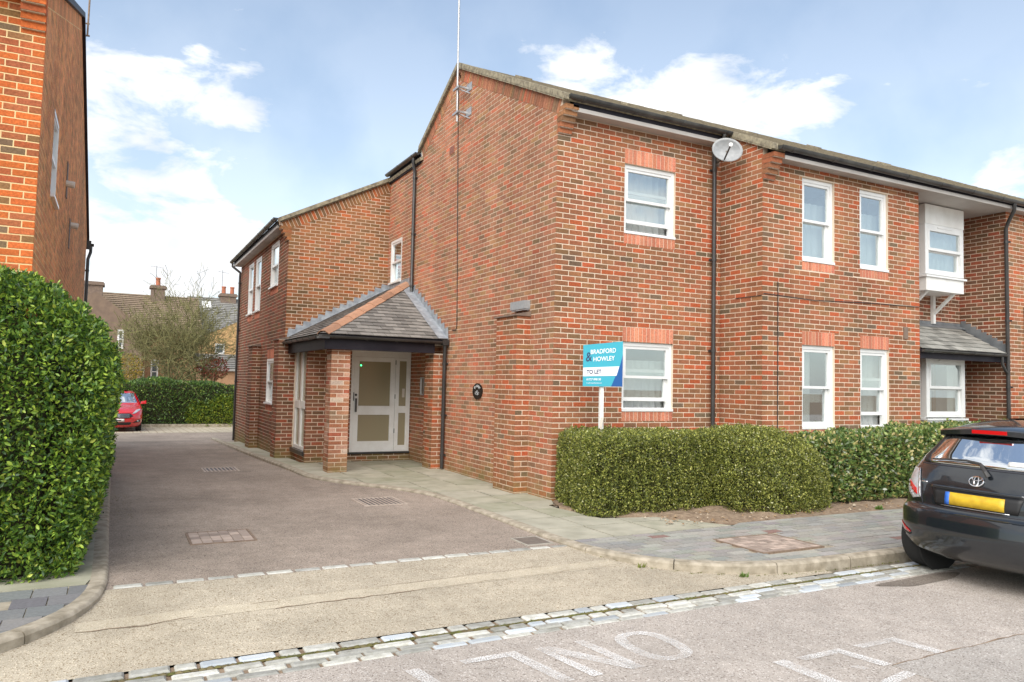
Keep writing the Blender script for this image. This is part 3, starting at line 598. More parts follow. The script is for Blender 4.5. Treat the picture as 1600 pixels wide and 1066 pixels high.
# planting bed
bed = MB(); nx, ny = 90, 24; vs_ = []
for j in range(ny+1):
    for i in range(nx+1):
        x = -.27+i/nx*12.5; yb_ = np.interp(x, [-.27, .0, .5, 1.1, 1.3, 13], [-.7, -1.35, -1.62, -2.32, -2.33, -2.33]); yt = 0.0 if x > 0 else -.4
        y = yb_+(yt-yb_)*j/ny; e = min(1, min(j, ny-j)/3)
        vs_.append((x, y, -.015+e*(.03+.03*math.sin(x*7.1+y*3)*math.sin(y*9.3-x*2.2)+random.uniform(-.012, .014))))
bed.add(vs_, [(j*(nx+1)+i, j*(nx+1)+i+1, (j+1)*(nx+1)+i+1, (j+1)*(nx+1)+i) for j in range(ny) for i in range(nx)])
bedo = struct(bed.build('planting_bed', 'soil', smooth=True))
# litter of stones and dry leaves in the bed
ch = MB()
for _ in range(900):
    x = random.uniform(.3, 9); y = random.uniform(-2.3, -.9); s = random.uniform(.006, .022); z = .015
    if random.random() < .05: s *= 2
    c = random.choice([(.32, .25, .18), (.30, .20, .11), (.40, .33, .25), (.22, .14, .08), (.2, .13, .07)]); a = random.uniform(0, 3); ca, sa = math.cos(a)*s, math.sin(a)*s
    ch.add([(x-ca, y-sa, z), (x+sa, y-ca, z+s*.3), (x+ca, y+sa, z+.004), (x-sa, y+ca, z), (x, y, z+s*.9)], [(0, 1, 4), (1, 2, 4), (2, 3, 4), (3, 0, 4)], c)
tag(ch.build('bed_litter', 'paver'), 'stones and dry leaves lying in the planting bed', 'litter', kind='stuff')
# setts: channel rows along the road edge and one row across the drive mouth
sett_cache = {}
def sett(parent, x, y, lx, ly, z, mat):
    key = (round(lx, 3), round(ly, 3), mat)
    if key not in sett_cache:
        e = .012; a, b = lx/2, ly/2
        sett_cache[key] = MB().add([(-a, -b, -.06), (a, -b, -.06), (a, b, -.06), (-a, b, -.06), (-a, -b, -.010), (a, -b, -.010), (a, b, -.010), (-a, b, -.010), (-a+e, -b+e, 0), (a-e, -b+e, 0), (a-e, b-e, 0), (-a+e, b-e, 0)],
            [(0, 1, 5, 4), (1, 2, 6, 5), (2, 3, 7, 6), (3, 0, 4, 7), (4, 5, 9, 8), (5, 6, 10, 9), (6, 7, 11, 10), (7, 4, 8, 11), (8, 9, 10, 11)]).mesh('sett', mat)
    o = bpy.data.objects.new('sett', sett_cache[key]); col.objects.link(o); o.parent = parent; o.location = (x, y, z+random.uniform(-.004, .004)); o.rotation_euler = (random.uniform(-.02, .02), random.uniform(-.012, .012), random.uniform(-.02, .02))
for r, (yc, ly) in enumerate([(-4.238, .094), (-4.378, .070), (-4.459, .072), (-4.54, .070)]):
    x = -6.9+[.0, .12, .05, .17][r]
    while x < 4.6:
        l = random.choice([.20, .215, .215, .24, .12, .255] if r < 2 else [.20, .215, .215, .23]); sett(gut, x+l/2, yc+random.uniform(-.004, .004), l, ly, -.097, 'sett_blue' if random.random() < .28 else 'sett'); x += l+random.uniform(.016, .030)
for r, (yc, ly) in enumerate([(-4.238, .094), (-4.378, .070), (-4.459, .072), (-4.54, .070)]):
    mb = MB(); x = 4.65
    while x < 14: mb.box(x, yc-ly/2, -.15, x+.21, yc+ly/2, -.099); x += .225
    mb.build('sett_row', 'sett', gut, kind='stuff')
x = -5.40; moss_base = struct(MB().box(-5.43, -2.54, -.3, -1.33, -2.42, -.043).build('drive_threshold', 'soil'))
while x < -1.45: l = random.choice([.205, .215, .22]); sett(moss_base, x+l/2, -2.48, l, .085, -.030, 'sett'); x += l+.018
mo = MB(); nn = 260
for i in range(nn): x = -6.8+i*.042; h0, h1 = random.uniform(-.008, .006), random.uniform(-.006, .010); mo.add([(x, -4.292+h0, -.106), (x+.043, -4.292+h0, -.104), (x+.043, -4.338+h1, -.104), (x, -4.338+h1, -.106), (x+.02, -4.315, -.096+random.uniform(-.004, .005))], [(0, 1, 4), (1, 2, 4), (2, 3, 4), (3, 0, 4)], jit(random.choice([(.13, .13, .035), (.17, .15, .05), (.20, .16, .08)]), .2))
mo.build('moss_joint', 'leaf_soft', gut, kind='stuff')
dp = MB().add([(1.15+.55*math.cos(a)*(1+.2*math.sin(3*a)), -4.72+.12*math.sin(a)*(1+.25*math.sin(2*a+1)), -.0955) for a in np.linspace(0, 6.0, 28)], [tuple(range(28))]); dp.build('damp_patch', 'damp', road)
# painted letters on the road (read from the far side)
def paint(name, polys):
    mb = MB()
    for p in polys:
        a = sum(p[i][0]*p[(i+1) % len(p)][1]-p[(i+1) % len(p)][0]*p[i][1] for i in range(len(p)))
        if a < 0: p = p[::-1]
        mb.add([(q[0], q[1], -.092) for q in p], [tuple(range(len(p)))])
    return mb.build(name, 'worn_paint', road)
def ring(cx_, cy_, ax, ay, w_, n=32, p=2.6):
    pol = []; f = lambda a, b, t_: (cx_+a*abs(math.cos(t_))**(2/p)*math.copysign(1, math.cos(t_)), cy_+b*abs(math.sin(t_))**(2/p)*math.copysign(1, math.sin(t_)))
    for i in range(n): t0, t1 = 2*math.pi*i/n, 2*math.pi*(i+1)/n; pol.append([f(ax, ay, t0), f(ax, ay, t1), f(ax-w_, ay-w_*.75, t1), f(ax-w_, ay-w_*.75, t0)])
    return pol
Ya, Yb = -4.83, -5.385
paint('painted_letter', ring(-2.245, -5.10, .205, .275, .085))
paint('painted_letter', [[(-2.61, Ya), (-2.69, Ya), (-2.61, Yb), (-2.53, Yb)], [(-2.94, Ya), (-2.99, Ya-.02), (-2.91, Yb), (-2.83, Yb)], [(-2.99, Ya-.03), (-2.88, Ya-.01), (-2.53, Yb), (-2.63, Yb)]])
paint('painted_letter', [[(-3.13, Ya), (-3.215, Ya), (-3.12, Yb), (-3.03, Yb)], [(-3.52, Ya), (-3.20, Ya), (-3.20, Ya-.07), (-3.51, Ya-.07)]])
paint('painted_letter', [[(-3.79, Ya-.02), (-3.88, Ya-.02), (-3.83, -5.12), (-3.74, -5.12)], [(-3.83, -5.1), (-3.74, -5.1), (-3.52, Yb), (-3.62, Yb)], [(-3.83, -5.1), (-3.74, -5.1), (-3.93, Yb), (-4.02, Yb)]])
Yc, Yd = -5.66, -5.998
paint('painted_letter', [[(-.60, Yc), (-.70, Yc), (-.62, Yd), (-.53, Yd)], [(-1.01, Yc), (-.66, Yc), (-.66, Yc-.065), (-.99, Yc-.065)]])
paint('painted_letter', [[(-1.15, Yc), (-1.24, Yc), (-1.16, Yd), (-1.07, Yd)], [(-1.55, Yc), (-1.2, Yc), (-1.2, Yc-.065), (-1.53, Yc-.065)], [(-1.36, -5.915), (-1.30, -5.915), (-1.27, -5.985), (-1.33, -5.985)], [(-1.40, -6.15), (-1.10, -6.10), (-1.09, -6.17), (-1.38, -6.22)]])
paint('painted_letter', [[(-1.64, Yc), (-1.75, Yc), (-1.71, -6.2), (-1.61, -6.2)]])
# crack lines in the crossover slab and road joint: thin open grooves filled with dirt
def crack(parent, pts, z, w_=.008, mat='soil'):
    mb = MB(); P = resample(pts, .09); P = [(p[0], p[1]+random.uniform(-.012, .012)) for p in P]; vs = []
    for i, p in enumerate(P): h = w_*random.uniform(.4, 1.5); vs += [(p[0], p[1]-h/2, z(p[1])+.003), (p[0], p[1]+h/2, z(p[1])+.003)]
    mb.add(vs, [(2*i, 2*i+2, 2*i+3, 2*i+1) for i in range(len(P)-1)]); return mb.build('crack', mat, parent)
cbm = MB(); xs_ = [-5.62, -5.0, -4.4, -3.6, -2.8, -2.0, -1.2]; cbm.add([q for x in xs_ for q in ((x, -3.43+.03*(x+5.6), zdrive(-3.43+.03*(x+5.6))+.002), (x, -3.24+.035*(x+5.6), zdrive(-3.24+.035*(x+5.6))+.002))], [(2*i, 2*i+2, 2*i+3, 2*i+1) for i in range(6)]); cbm.build('reinstated_band', 'crossover_band', cross)
crack(cross, [(-5.62, -3.42), (-5.2, -3.44), (-4.9, -3.36)], zdrive, .012); crack(cross, [(-4.35, -3.40), (-3.7, -3.37), (-3.05, -3.33)], zdrive, .013); crack(cross, [(-3.0, -3.335), (-2.2, -3.30), (-1.2, -3.27)], zdrive, .005)
crack(cross, [(-4.5, -3.24), (-4.3, -3.22)], zdrive, .008); crack(cross, [(-3.5, -3.16), (-2.7, -3.1), (-1.9, -3.09)], zdrive, .004)
crack(road, [(-1.085, -6.0), (2, -5.99), (9, -6.0)], lambda y: -.098, .012); 
# moss and weeds: small tufts along joints
tf = MB()
def tuft(x, y, z, s, n, c):
    for _ in range(n):
        a = random.uniform(0, 6.28); l = s*random.uniform(.5, 1); dx, dy = math.cos(a), math.sin(a); wv = l*.16; bx, by = x+random.uniform(-s, s)*.5, y+random.uniform(-s, s)*.35
        tf.add([(bx-dy*wv, by+dx*wv, z), (bx+dy*wv, by-dx*wv, z), (bx+dx*l*.7, by+dy*l*.7, z+l*.65)], [(0, 1, 2)], jit(c, .3))
for _ in range(260): x = random.uniform(-6, 3); tuft(x, -4.305+random.uniform(-.01, .01), -.103, random.uniform(.008, .02), 5, (.14, .15, .045))
for _ in range(120): x = random.uniform(-1.3, 1.6); k = min(range(len(KRs)), key=lambda i: abs(KRs[i][0]-x)+(0 if KRs[i][1] < -2.4 else 9)); tuft(x, KRs[k][1]-.03, zdrive(KRs[k][1])-.002, random.uniform(.008, .028), 6, (.16, .17, .04))
tuft(-.35, -4.0, -.09, .07, 22, (.15, .24, .05)); tuft(-1.06, -3.42, -.07, .07, 20, (.2, .22, .05)); tuft(3.9, -2.25, .0, .1, 30, (.15, .26, .05)); tuft(5.2, -2.2, .0, .1, 30, (.15, .26, .05))
for _ in range(160): tuft(random.uniform(-5.44, -5.2), random.uniform(.6, 2.6), -.033, random.uniform(.006, .016), 4, (.20, .15, .05))
tag(tf.build('moss_and_weeds', 'leaf_soft'), 'moss and small weeds along the kerbs and setts', 'weeds', kind='stuff')
# covers and grates
def grate(x0, y0, x1, y1, label, n=9, mat='rust_iron', along='y'):
    mat = 'grate_iron'
    z = zdrive((y0+y1)/2)+.002; t_ = thing('drain_grate', label, 'drain grate', ((x0+x1)/2, (y0+y1)/2, z), 'drain grates let into the drive')
    fr = MB(); w_ = .035
    for b_ in ((x0, y0, x1, y0+w_), (x0, y1-w_, x1, y1), (x0, y0+w_, x0+w_, y1-w_), (x1-w_, y0+w_, x1, y1-w_)): fr.box(b_[0], b_[1], z-.05, b_[2], b_[3], z+.006)
    fr.build('frame', mat, t_); MB().box(x0+w_, y0+w_, z-.001, x1-w_, y1-w_, z+.0005).build('pit', 'ink_dark', t_)
    for i in range(n):
        a = x0+w_+(x1-x0-2*w_)*(i+.25)/n; MB().box(a, y0+w_+.001, z-.03, a+(x1-x0-2*w_)/n*.45, y1-w_-.001, z+.005).build('bar', mat, t_)
grate(-2.50, .52, -1.90, 1.20, 'rusty slotted drain grate in front of the porch', 9); grate(-4.0, 5.1, -3.4, 5.8, 'slotted drain grate far up the drive', 8)
def cover(x0, y0, x1, y1, z, label, nx_, ny_, mat, frame='rust_iron'):
    t_ = thing('manhole_cover', label, 'manhole cover', ((x0+x1)/2, (y0+y1)/2, z), 'inspection covers'); fr = MB(); w_ = .022
    for b_ in ((x0, y0, x1, y0+w_), (x0, y1-w_, x1, y1), (x0, y0+w_, x0+w_, y1-w_), (x1-w_, y0+w_, x1, y1-w_)): fr.box(b_[0], b_[1], z-.06, b_[2], b_[3], z+.004)
    fr.build('frame', frame, t_); MB().box(x0+w_, y0+w_, z-.05, x1-w_, y1-w_, z-.004).build('tray', 'soil', t_)
    for j in range(ny_):
        for i in range(nx_):
            W_ = (x1-x0-2*w_)/nx_; H_ = (y1-y0-2*w_)/ny_; off = (W_/2 if j % 2 else 0); a = x0+w_+i*W_; b_ = y0+w_+j*H_
            MB().box(a+.004, b_+.004, z-.01, a+W_-.004, b_+H_-.004, z+.002+random.uniform(-.001, .001)).build('insert', mat, t_)
cover(-4.74, -1.12, -4.11, -.50, zdrive(-.8)+.003, 'brick-filled manhole cover in the drive by the tall hedge', 6, 5, 'cover_brick')
cover(.24, -3.68, 1.10, -2.97, .002, 'large brown brick-filled cover in the grey pavement', 8, 10, 'cover_brick')
cover(-6.42, -2.82, -6.14, -2.52, .002, 'small rusty stop-valve cover in the left pavement', 1, 1, 'rust_iron', 'kerb_stone')
cover(-1.68, -2.36, -1.36, -1.98, zdrive(-2.2)+.003, 'small dark square cover at the drive corner', 1, 1, 'dark_iron', 'concrete')
# parking bays at the back of the yard
bayp = struct(MB().add([(-14, 20.6, zdrive(20.6)+.006), (8, 20.6, zdrive(20.6)+.006), (8, 25.6, zdrive(25.6)+.006), (-14, 25.6, zdrive(25.6)+.006)], [(0, 1, 2, 3)]).build('parking_bays', 'bay_paving'))
x = -9.0
lines = MB()
while x < 5: lines.box(x, 20.7, -.6, x+.05, 25.5, -.40) if False else None; x += .3
for i in range(60):
    x = -10+i*.26; mb = MB().add([(x, 20.7, zdrive(20.7)+.010), (x+.02, 20.7, zdrive(20.7)+.010), (x+.02, 25.5, zdrive(25.5)+.010), (x, 25.5, zdrive(25.5)+.010)], [(0, 1, 2, 3)]); mb.build('joint', 'soil', bayp)
for i in range(12): x = -10+i*.95; MB().box(x, 25.6, -.7, x+.94, 25.75, -.40).build('kerb_stone', 'kerb_stone', bayp)
# ------------------------------------------------------------------ main building
BL = thing('apartment_building', 'two-storey red-brown brick apartment block with gable end, entrance porch and white sash windows', 'building', (0, 0, 0))
BR = []
SL = .506; SLR = .487
G = Wall((0, 0), (0, 1), (-1, 0)); A = Wall((0, 0), (1, 0), (0, -1)); R1 = Wall((3.1, 0), (0, -1), (-1, 0)); BY = Wall((3.1, -.9), (1, 0), (0, -1)); R1b = Wall((6.82, -.9), (0, 1), (1, 0))
RC = Wall((6.82, 0), (1, 0), (0, -1)); R2 = Wall((9.45, 0), (0, -1), (-1, 0)); B2 = Wall((9.45, -.9), (1, 0), (0, -1)); RW = Wall((-2.25, 7.5), (1, 0), (0, -1)); RL = Wall((-2.25, 7.5), (0, 1), (-1, 0))
ztop = lambda y: 5.842+SLR*y
APY = 3.6; APZ = ztop(APY); BS = .55
# windows: (wall, s0, s1, z0, z1, opened, curtain)
WA_up = (1.185, 3.90, 2.165, 4.965); WA_lo = (1.185, 1.235, 2.15, 2.272)
holesA = [(WA_up[0], 3.745, WA_up[2], 5.195), (WA_lo[0], 1.09, WA_lo[2], 2.495)]
brick_wall(BR, A, 0, 3.1, -.3, 5.52, holesA, par=0, pal='main', ext=(.0035, 0), parent=BL)
bx = [(.84, 1.58), (2.185, 2.905)]
holesB = []
for a, e in bx: holesB += [(a, 3.485, e, 4.955), (a, .86, e, 2.53)]
brick_wall(BR, BY, 0, 3.72, -.3, 5.12, holesB, par=0, pal='main', ext=(.0035, .0035), parent=BL)
brick_wall(BR, R1, .001, .9, -.3, 5.7, clips=[(SLR, 1, 5.752)], par=1, pal='main', parent=BL)
brick_wall(BR, R1b, 0, .899, -.3, 5.12, par=1, pal='main', parent=BL)
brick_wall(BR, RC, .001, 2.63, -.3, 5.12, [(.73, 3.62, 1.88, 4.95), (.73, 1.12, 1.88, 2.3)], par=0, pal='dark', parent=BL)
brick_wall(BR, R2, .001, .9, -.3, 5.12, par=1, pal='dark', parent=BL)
brick_wall(BR, B2, 0, 3.7, -.3, 5.12, par=0, pal='main', ext=(.0035, 0), parent=BL)
# gable flank: below the bricks-on-edge that follow the verge
gc = [(-SLR, 1, 5.842-.335), (BS, 1, APZ-.335+BS*APY)]
win_s = (6.55, 3.79, 7.32, 4.79)
brick_wall(BR, G, 0, 7.5, -.3, 6.17, [win_s], [(-SLR, 1, 5.507)], par=1, pal='side', ext=(.0035, 0), parent=BL)
brick_wall(BR, G, 1.2, 5.5, 6.17, 7.4, [], gc, par=1, pal='side', parent=BL)
k_ = .085*math.sqrt(1+SL*SL)
soldier_band(BR, G, (-.12, ztop(-.12)-k_), (APY-.02, ztop(APY-.02)-k_), .215, 'side'); soldier_band(BR, G, (APY+.02, APZ-k_-.01), (5.5, APZ-BS*(5.5-APY)-k_-.01), .215, 'side')
gb = MB(); gb.prism([(-.13, ztop(-.13)-.03), (-.13, ztop(-.13)-.33), (APY, APZ-.345), (5.52, APZ-BS*(5.52-APY)-.345), (5.52, APZ-BS*(5.52-APY)-.03), (APY, APZ-.03)], G.fn(), -.12, .001); gb.build('verge_bed', 'mortar', BL)
# corbelled kneelers at the eaves corners
def kneeler(x0, y0, z0, n, step=.05, pal='main', w_=.215, top=.0, dirx=1):
    mb = MB()
    for i in range(n): mb.box(x0-.004 if dirx > 0 else x0-w_, y0-step*(i+1), z0+i*COURSE+.004, x0+w_ if dirx > 0 else x0+.004, y0+.02, z0+(i+1)*COURSE-.004, pick(pal)); mb.box(x0+.004 if dirx > 0 else x0-w_+.006, y0-step*(i+1)+.008, z0+i*COURSE-.004, x0+w_-.006 if dirx > 0 else x0-.004, y0+.02, z0+(i+1)*COURSE, (.55, .45, .36))
    mb.build('kneeler', 'brick', BL)
kneeler(0, 0, 5.215, 5, .045); kneeler(3.1, -.9, 4.795, 5, .045)
# rear wing
rwc = lambda x: 5.075+SL*(x+2.475)
brick_wall(BR, RW, 0, 2.249, -.35, 6.2, [], [(-SL, 1, rwc(-2.25)-.335)], par=0, pal='olive', ext=(.0035, 0), parent=BL)
soldier_band(BR, RW, (-.18, rwc(-2.43)-k_), (2.2, rwc(-.05)-k_), .215, 'olive')
MB().prism([(-.2, rwc(-2.45)-.04), (-.2, rwc(-2.45)-.15), (0, rwc(-2.25)-.345), (2.249, rwc(0)-.345), (2.249, rwc(0)-.03)], RW.fn(), -.12, .001).build('verge_bed', 'mortar', BL)
rw_ = lambda w_: (w_[0], w_[2], w_[1], w_[3])
RLw = [(1.05, 3.73, 2.02, 4.80, 3.58), (3.40, 3.32, 4.22, 4.76, 3.16), (4.62, 3.32, 5.42, 4.76, 3.16)]
RLl = (1.05, 1.01, 2.05, 2.07)
hl = [(w_[0], w_[4], w_[2], w_[3]) for w_ in RLw]+[(RLl[0], .86, RLl[2], 2.29)]
brick_wall(BR, RL, 0, 7.0, -.5, 4.92, hl, par=1, pal='dark', parent=BL)
for w_ in RLw: sash_window(BL, RL, *rw_(w_), curtain=3, rec=-.005); lintel(BL, RL, w_[0], w_[2], w_[4], w_[1], 'brick_sill')
sash_window(BL, RL, *rw_(RLl), curtain=2, rec=-.005); lintel(BL, RL, RLl[0], RLl[2], RLl[3], 2.29); lintel(BL, RL, RLl[0], RLl[2], .86, RLl[1], 'brick_sill')
for k in range(2):   # stepped end of the left eave
    pass
kn = MB()
for i in range(4): kn.box(-2.25-.045*(i+1), 7.494, 4.62+i*.075+.004, -2.2, 7.71, 4.62+(i+1)*.075-.004, pick('olive')); kn.box(-2.25-.045*(i+1)+.008, 7.50, 4.62+i*.075-.004, -2.2, 7.70, 4.62+(i+1)*.075, (.55, .45, .36))
kn.build('kneeler', 'brick', BL)
# windows and their brick heads and sills
sash_window(BL, A, WA_up[0], WA_up[2], WA_up[1], WA_up[3], opened=.13, curtain=1); lintel(BL, A, WA_up[0], WA_up[2], WA_up[3], 5.195); lintel(BL, A, WA_up[0], WA_up[2], 3.745, WA_up[1], 'brick_sill')
sash_window(BL, A, WA_lo[0], WA_lo[2], WA_lo[1], WA_lo[3], opened=.10, curtain=3); lintel(BL, A, WA_lo[0], WA_lo[2], WA_lo[3], 2.495); lintel(BL, A, WA_lo[0], WA_lo[2], 1.09, WA_lo[1], 'brick_sill')
for i, (a, e) in enumerate(bx):
    sash_window(BL, BY, a, e, 3.62, 4.955, curtain=3 if i else 3); lintel(BL, BY, a, e, 3.485, 3.62, 'brick_sill')
    sash_window(BL, BY, a, e, 1.005, 2.31, opened=0 if i == 0 else .16, curtain=5 if i == 0 else 6); lintel(BL, BY, a, e, 2.31, 2.53); lintel(BL, BY, a, e, .86, 1.005, 'brick_sill')
sash_window(BL, G, win_s[0], win_s[2], win_s[1], win_s[3], curtain=0, rec=.0)
# oriel upstairs in the recess and the bay window below it
def oriel(z0, z1, ztop_, base_h, curtain, panels):
    F_ = Wall((7.55, -.54), (1, 0), (0, -1)); o_ = MB()
    o_.box(7.551, -.50, z0-.02, 7.60, -.001, z1); cheek = o_.build('oriel', 'white_upvc', BL); MB().box(8.65, -.50, z0-.02, 8.699, -.001, z1).build('cheek', 'white_upvc', cheek)
    sash_window_child(cheek, F_, .0, 1.15, z0, z1, curtain)
    MB().box(7.52, -.58, z0-.055, 8.74, -.002, z0-.021).build('sill_board', 'white_upvc', cheek); MB().box(7.56, -.545, z0-base_h, 8.69, -.002, z0-.056).build('apron', 'white_paint', cheek)
    MB().box(7.545, -.548, z1+.001, 8.705, -.002, ztop_).build('head_panel', 'white_paint', cheek)
    for k in range(4):
        y_ = -.08-k*.12; MB().box(7.546, y_-.10, z0, 7.5505, y_, z1-.002).build('cladding', 'white_upvc', cheek)
    return cheek
def sash_window_child(parent, wall, s0, s1, z0, z1, curtain):
    fn = wall.fn(); fr = MB(); bars(fr, fn, s0, z0, s1, z1, .095, -.06, -.0, bot=.05); fr.build('frame', 'white_upvc', parent); a, c = s0+.095, s1-.095; b, d = z0+.05, z1-.06
    f2 = MB(); f2.prism([(a, z1-.15), (c, z1-.15), (c, z1-.149), (a, z1-.149)], fn, -.05, -.02); zm = (b+d)/2
    up = MB(); bars(up, fn, a-.02, zm-.02, c+.02, z1-.075, .05, -.04, -.005+.012); up.build('sash', 'white_upvc', parent)
    lo = MB(); bars(lo, fn, a-.02, b-.002, c+.02, zm+.012, .055, -.09, -.045); lo.build('sash', 'white_upvc', parent)
    MB().prism([(a+.03, zm+.03), (c-.03, zm+.03), (c-.03, z1-.125), (a+.03, z1-.125)], fn, -.03, -.026).build('pane', 'glass', parent)
    MB().prism([(a+.03, b+.05), (c-.03, b+.05), (c-.03, zm-.04), (a+.03, zm-.04)], fn, -.07, -.066).build('pane', 'glass', parent)
    MB().prism([(s0+.36, z1-.06), (s1-.36, z1-.06), (s1-.36, z1-.04), (s0+.36, z1-.04)], fn, 0, .012).build('trickle_vent', 'white_upvc', parent)
    cm_ = MB(); n = 30; vs = []
    for (x0, x1) in curtain:
        for i in range(n+1):
            s = a+(c-a)*(x0+(x1-x0)*i/n); vs += [wall.pt(s, b, -.17+.014*math.sin(i*1.5)), wall.pt(s, d, -.17+.014*math.sin(i*1.5))]
    for q in range(len(curtain)): k = q*2*(n+1); cm_.add(vs[k:k+2*(n+1)], [(2*i, 2*i+2, 2*i+3, 2*i+1) for i in range(n)])
    cm_.build('curtain', 'net_curtain', parent, smooth=True)
o1 = oriel(3.79, 4.72, 5.08, .30, [(0, 1)], 0)
def brace(x, parent):
    mb = MB(); mb.box(x-.035, -.07, 2.95, x+.035, -.007, 3.49); fn = lambda a, b, d: (x+d, a, b)
    mb.prism([(-.48, 3.489), (-.42, 3.489), (-.068, 3.19), (-.068, 3.12)], fn, -.03, .03); mb.build('bracket', 'white_paint', parent)
brace(7.72, o1); brace(8.53, o1)
o2 = oriel(1.17, 2.26, 2.30, .23, [(0, .3), (.8, 1)], 1)
for x in (7.75, 8.5):
    mb = MB(); fn = lambda a, b, d: (x+d, a, b); mb.prism([(-.48, .93), (-.42, .93), (-.01, .6), (-.01, .53)], fn, -.03, .03); mb.build('bracket', 'cream_paint', o2)
# little slate roof over the bay window
def slates(parent, poly, fn, u0, v0, lw, gauge, mat, name='slate', th=.012):
    us = [p[0] for p in poly]; vs_ = [p[1] for p in poly]; r = 0; v = v0
    while v < max(vs_):
        u = u0-(lw/2 if r % 2 else 0)
        while u < max(us):
            p = clip_rect(poly, u+.003, v, u+lw-.003, v+gauge*1.25)
            if len(p) >= 3 and area(p) > .002:
                lift = random.uniform(0, .004)
                f = lambda a, b, d, v=v, lift=lift: fn(a, b, .020*(1-(b-v)/(gauge*1.25))+lift+d)
                MB().prism(p, f, 0, th).build(name, mat, parent)
            u += lw
        v += gauge; r += 1
sb = (2.915-2.37)/.92; ln_ = math.hypot(.92, 2.915-2.37)
fnb = lambda a, b, d: (6.82+a, -.92+b*.92/ln_-d*(.545/ln_), 2.37+b*.545/ln_+d*.92/ln_)
br = MB().prism([(0.002, -.03), (2.628, -.03), (2.628, ln_-.01), (.002, ln_-.01)], fnb, -.05, -.003).build('bay_roof', 'fascia_dark', BL)
slates(br, [(.01, -.02), (2.5, -.02), (2.45, ln_-.10), (.01, ln_-.10)], fnb, 0, -.02, .26, .17, 'slate_light')
MB().prism([(.004, ln_-.13), (2.62, ln_-.13), (2.62, ln_-.005), (.004, ln_-.005)], fnb, .03, .036).build('flashing', 'lead_dark', br)
MB().box(6.825, -.012, 2.86, 9.447, -.008, 3.0).build('flashing', 'lead_dark', br)
st_ = MB()
for i in range(9): st_.box(9.436-.002*(i % 2), -.92+.1*i, 2.37+.06*i-.03, 9.444, -.92+.1*(i+1), 2.37+.06*i+.20)
st_.build('flashing', 'lead_dark', br)
MB().box(6.83, -.885, 2.21, 9.44, -.86, 2.37).build('fascia', 'fascia_dark', br); MB().box(6.83, -.86, 2.285, 9.44, -.55, 2.299).build('soffit', 'soffit', br)
gutter(br, (6.83, -.95, 2.36), (9.30, -.95, 2.36), .05, 'gutter_grey', .6)
# roofs
def tile_roof(name, poly, fn, gauge=.10, tw=.165, mat='tile_roof', tiles=True):
    deck = MB().prism(poly, fn, -.10, -.035).build(name, 'verge', BL)
    if tiles:
        mb = MB(); vs_ = [p[1] for p in poly]; us = [p[0] for p in poly]; v = min(vs_)-.02; r = 0
        while v < max(vs_):
            u = min(us)-(tw/2 if r % 2 else 0)
            while u < max(us):
                p = clip_rect(poly, u+.002, v, u+tw-.002, v+gauge*1.1)
                if len(p) >= 3 and area(p) > .001:
                    l0 = random.uniform(-.004, .005); f = lambda a, b, d, v=v: fn(a, b, -.04+.022*(1-(b-v)/(gauge*1.1))+l0+d); mb.prism(p, f, 0, .012, back=False)
                u += tw
            v += gauge; r += 1
        mb.build('tile_courses', mat, deck, kind='stuff')
    return deck
sn = math.sqrt(1+SL*SL)
def plane_y(x0, y0, z0, s=SLR): q = math.sqrt(1+s*s); return lambda a, b, d: (x0+a, y0+b/q-d*s/q, z0+b*s/q+d/q)
def plane_x(x0, y0, z0, s=SL): q = math.sqrt(1+s*s); return lambda a, b, d: (x0+b/q-d*s/q, y0-a, z0+b*s/q+d/q)
Lm = (APY+.28)*sn; tile_roof('roof', [(0, 0), (3.2, 0), (3.2, Lm), (0, Lm)], plane_y(-.06, -.28, ztop(-.28)))
Lb = (APY+1.16)*sn; rb = tile_roof('roof', [(0, 0), (10.1, 0), (10.1, Lb), (0, Lb)], plane_y(3.04, -1.16, ztop(-1.16)))
for px_, yy in ((.9, 2.9), (2.1, 1.2), (4.4, 2.8), (5.2, 1.5), (8.3, 2.6), (9.3, 1.4), (10.6, 2.5)): MB().prism([(0, 0), (.26, 0), (.26, .22), (0, .22)], plane_y(px_, yy, ztop(yy)), -.05, .03).build('vent_tile', 'tile_roof', rb)
fb = lambda a, b, d: (-.06+a, APY+b/math.hypot(1, BS), APZ-b*BS/math.hypot(1, BS)+d)
Lr = 5.0*math.hypot(1, BS); tile_roof('roof', [(0, 0), (13.2, 0), (13.2, Lr), (.35, Lr), (.35, 2.0*math.hypot(1, BS)), (0, 2.0*math.hypot(1, BS))], fb, tiles=False)
Lx = 5.1*sn; tile_roof('roof', [(0, 0), (7.2, 0), (7.2, Lx), (0, Lx)], plane_x(-2.475, 14.65, 5.075), tiles=False)
tile_roof('roof', [(0, 0), (2.1, 0), (2.1, 2*sn), (0, 2*sn)], plane_x(-.1, 7.5, rwc(-.1)), tiles=False)
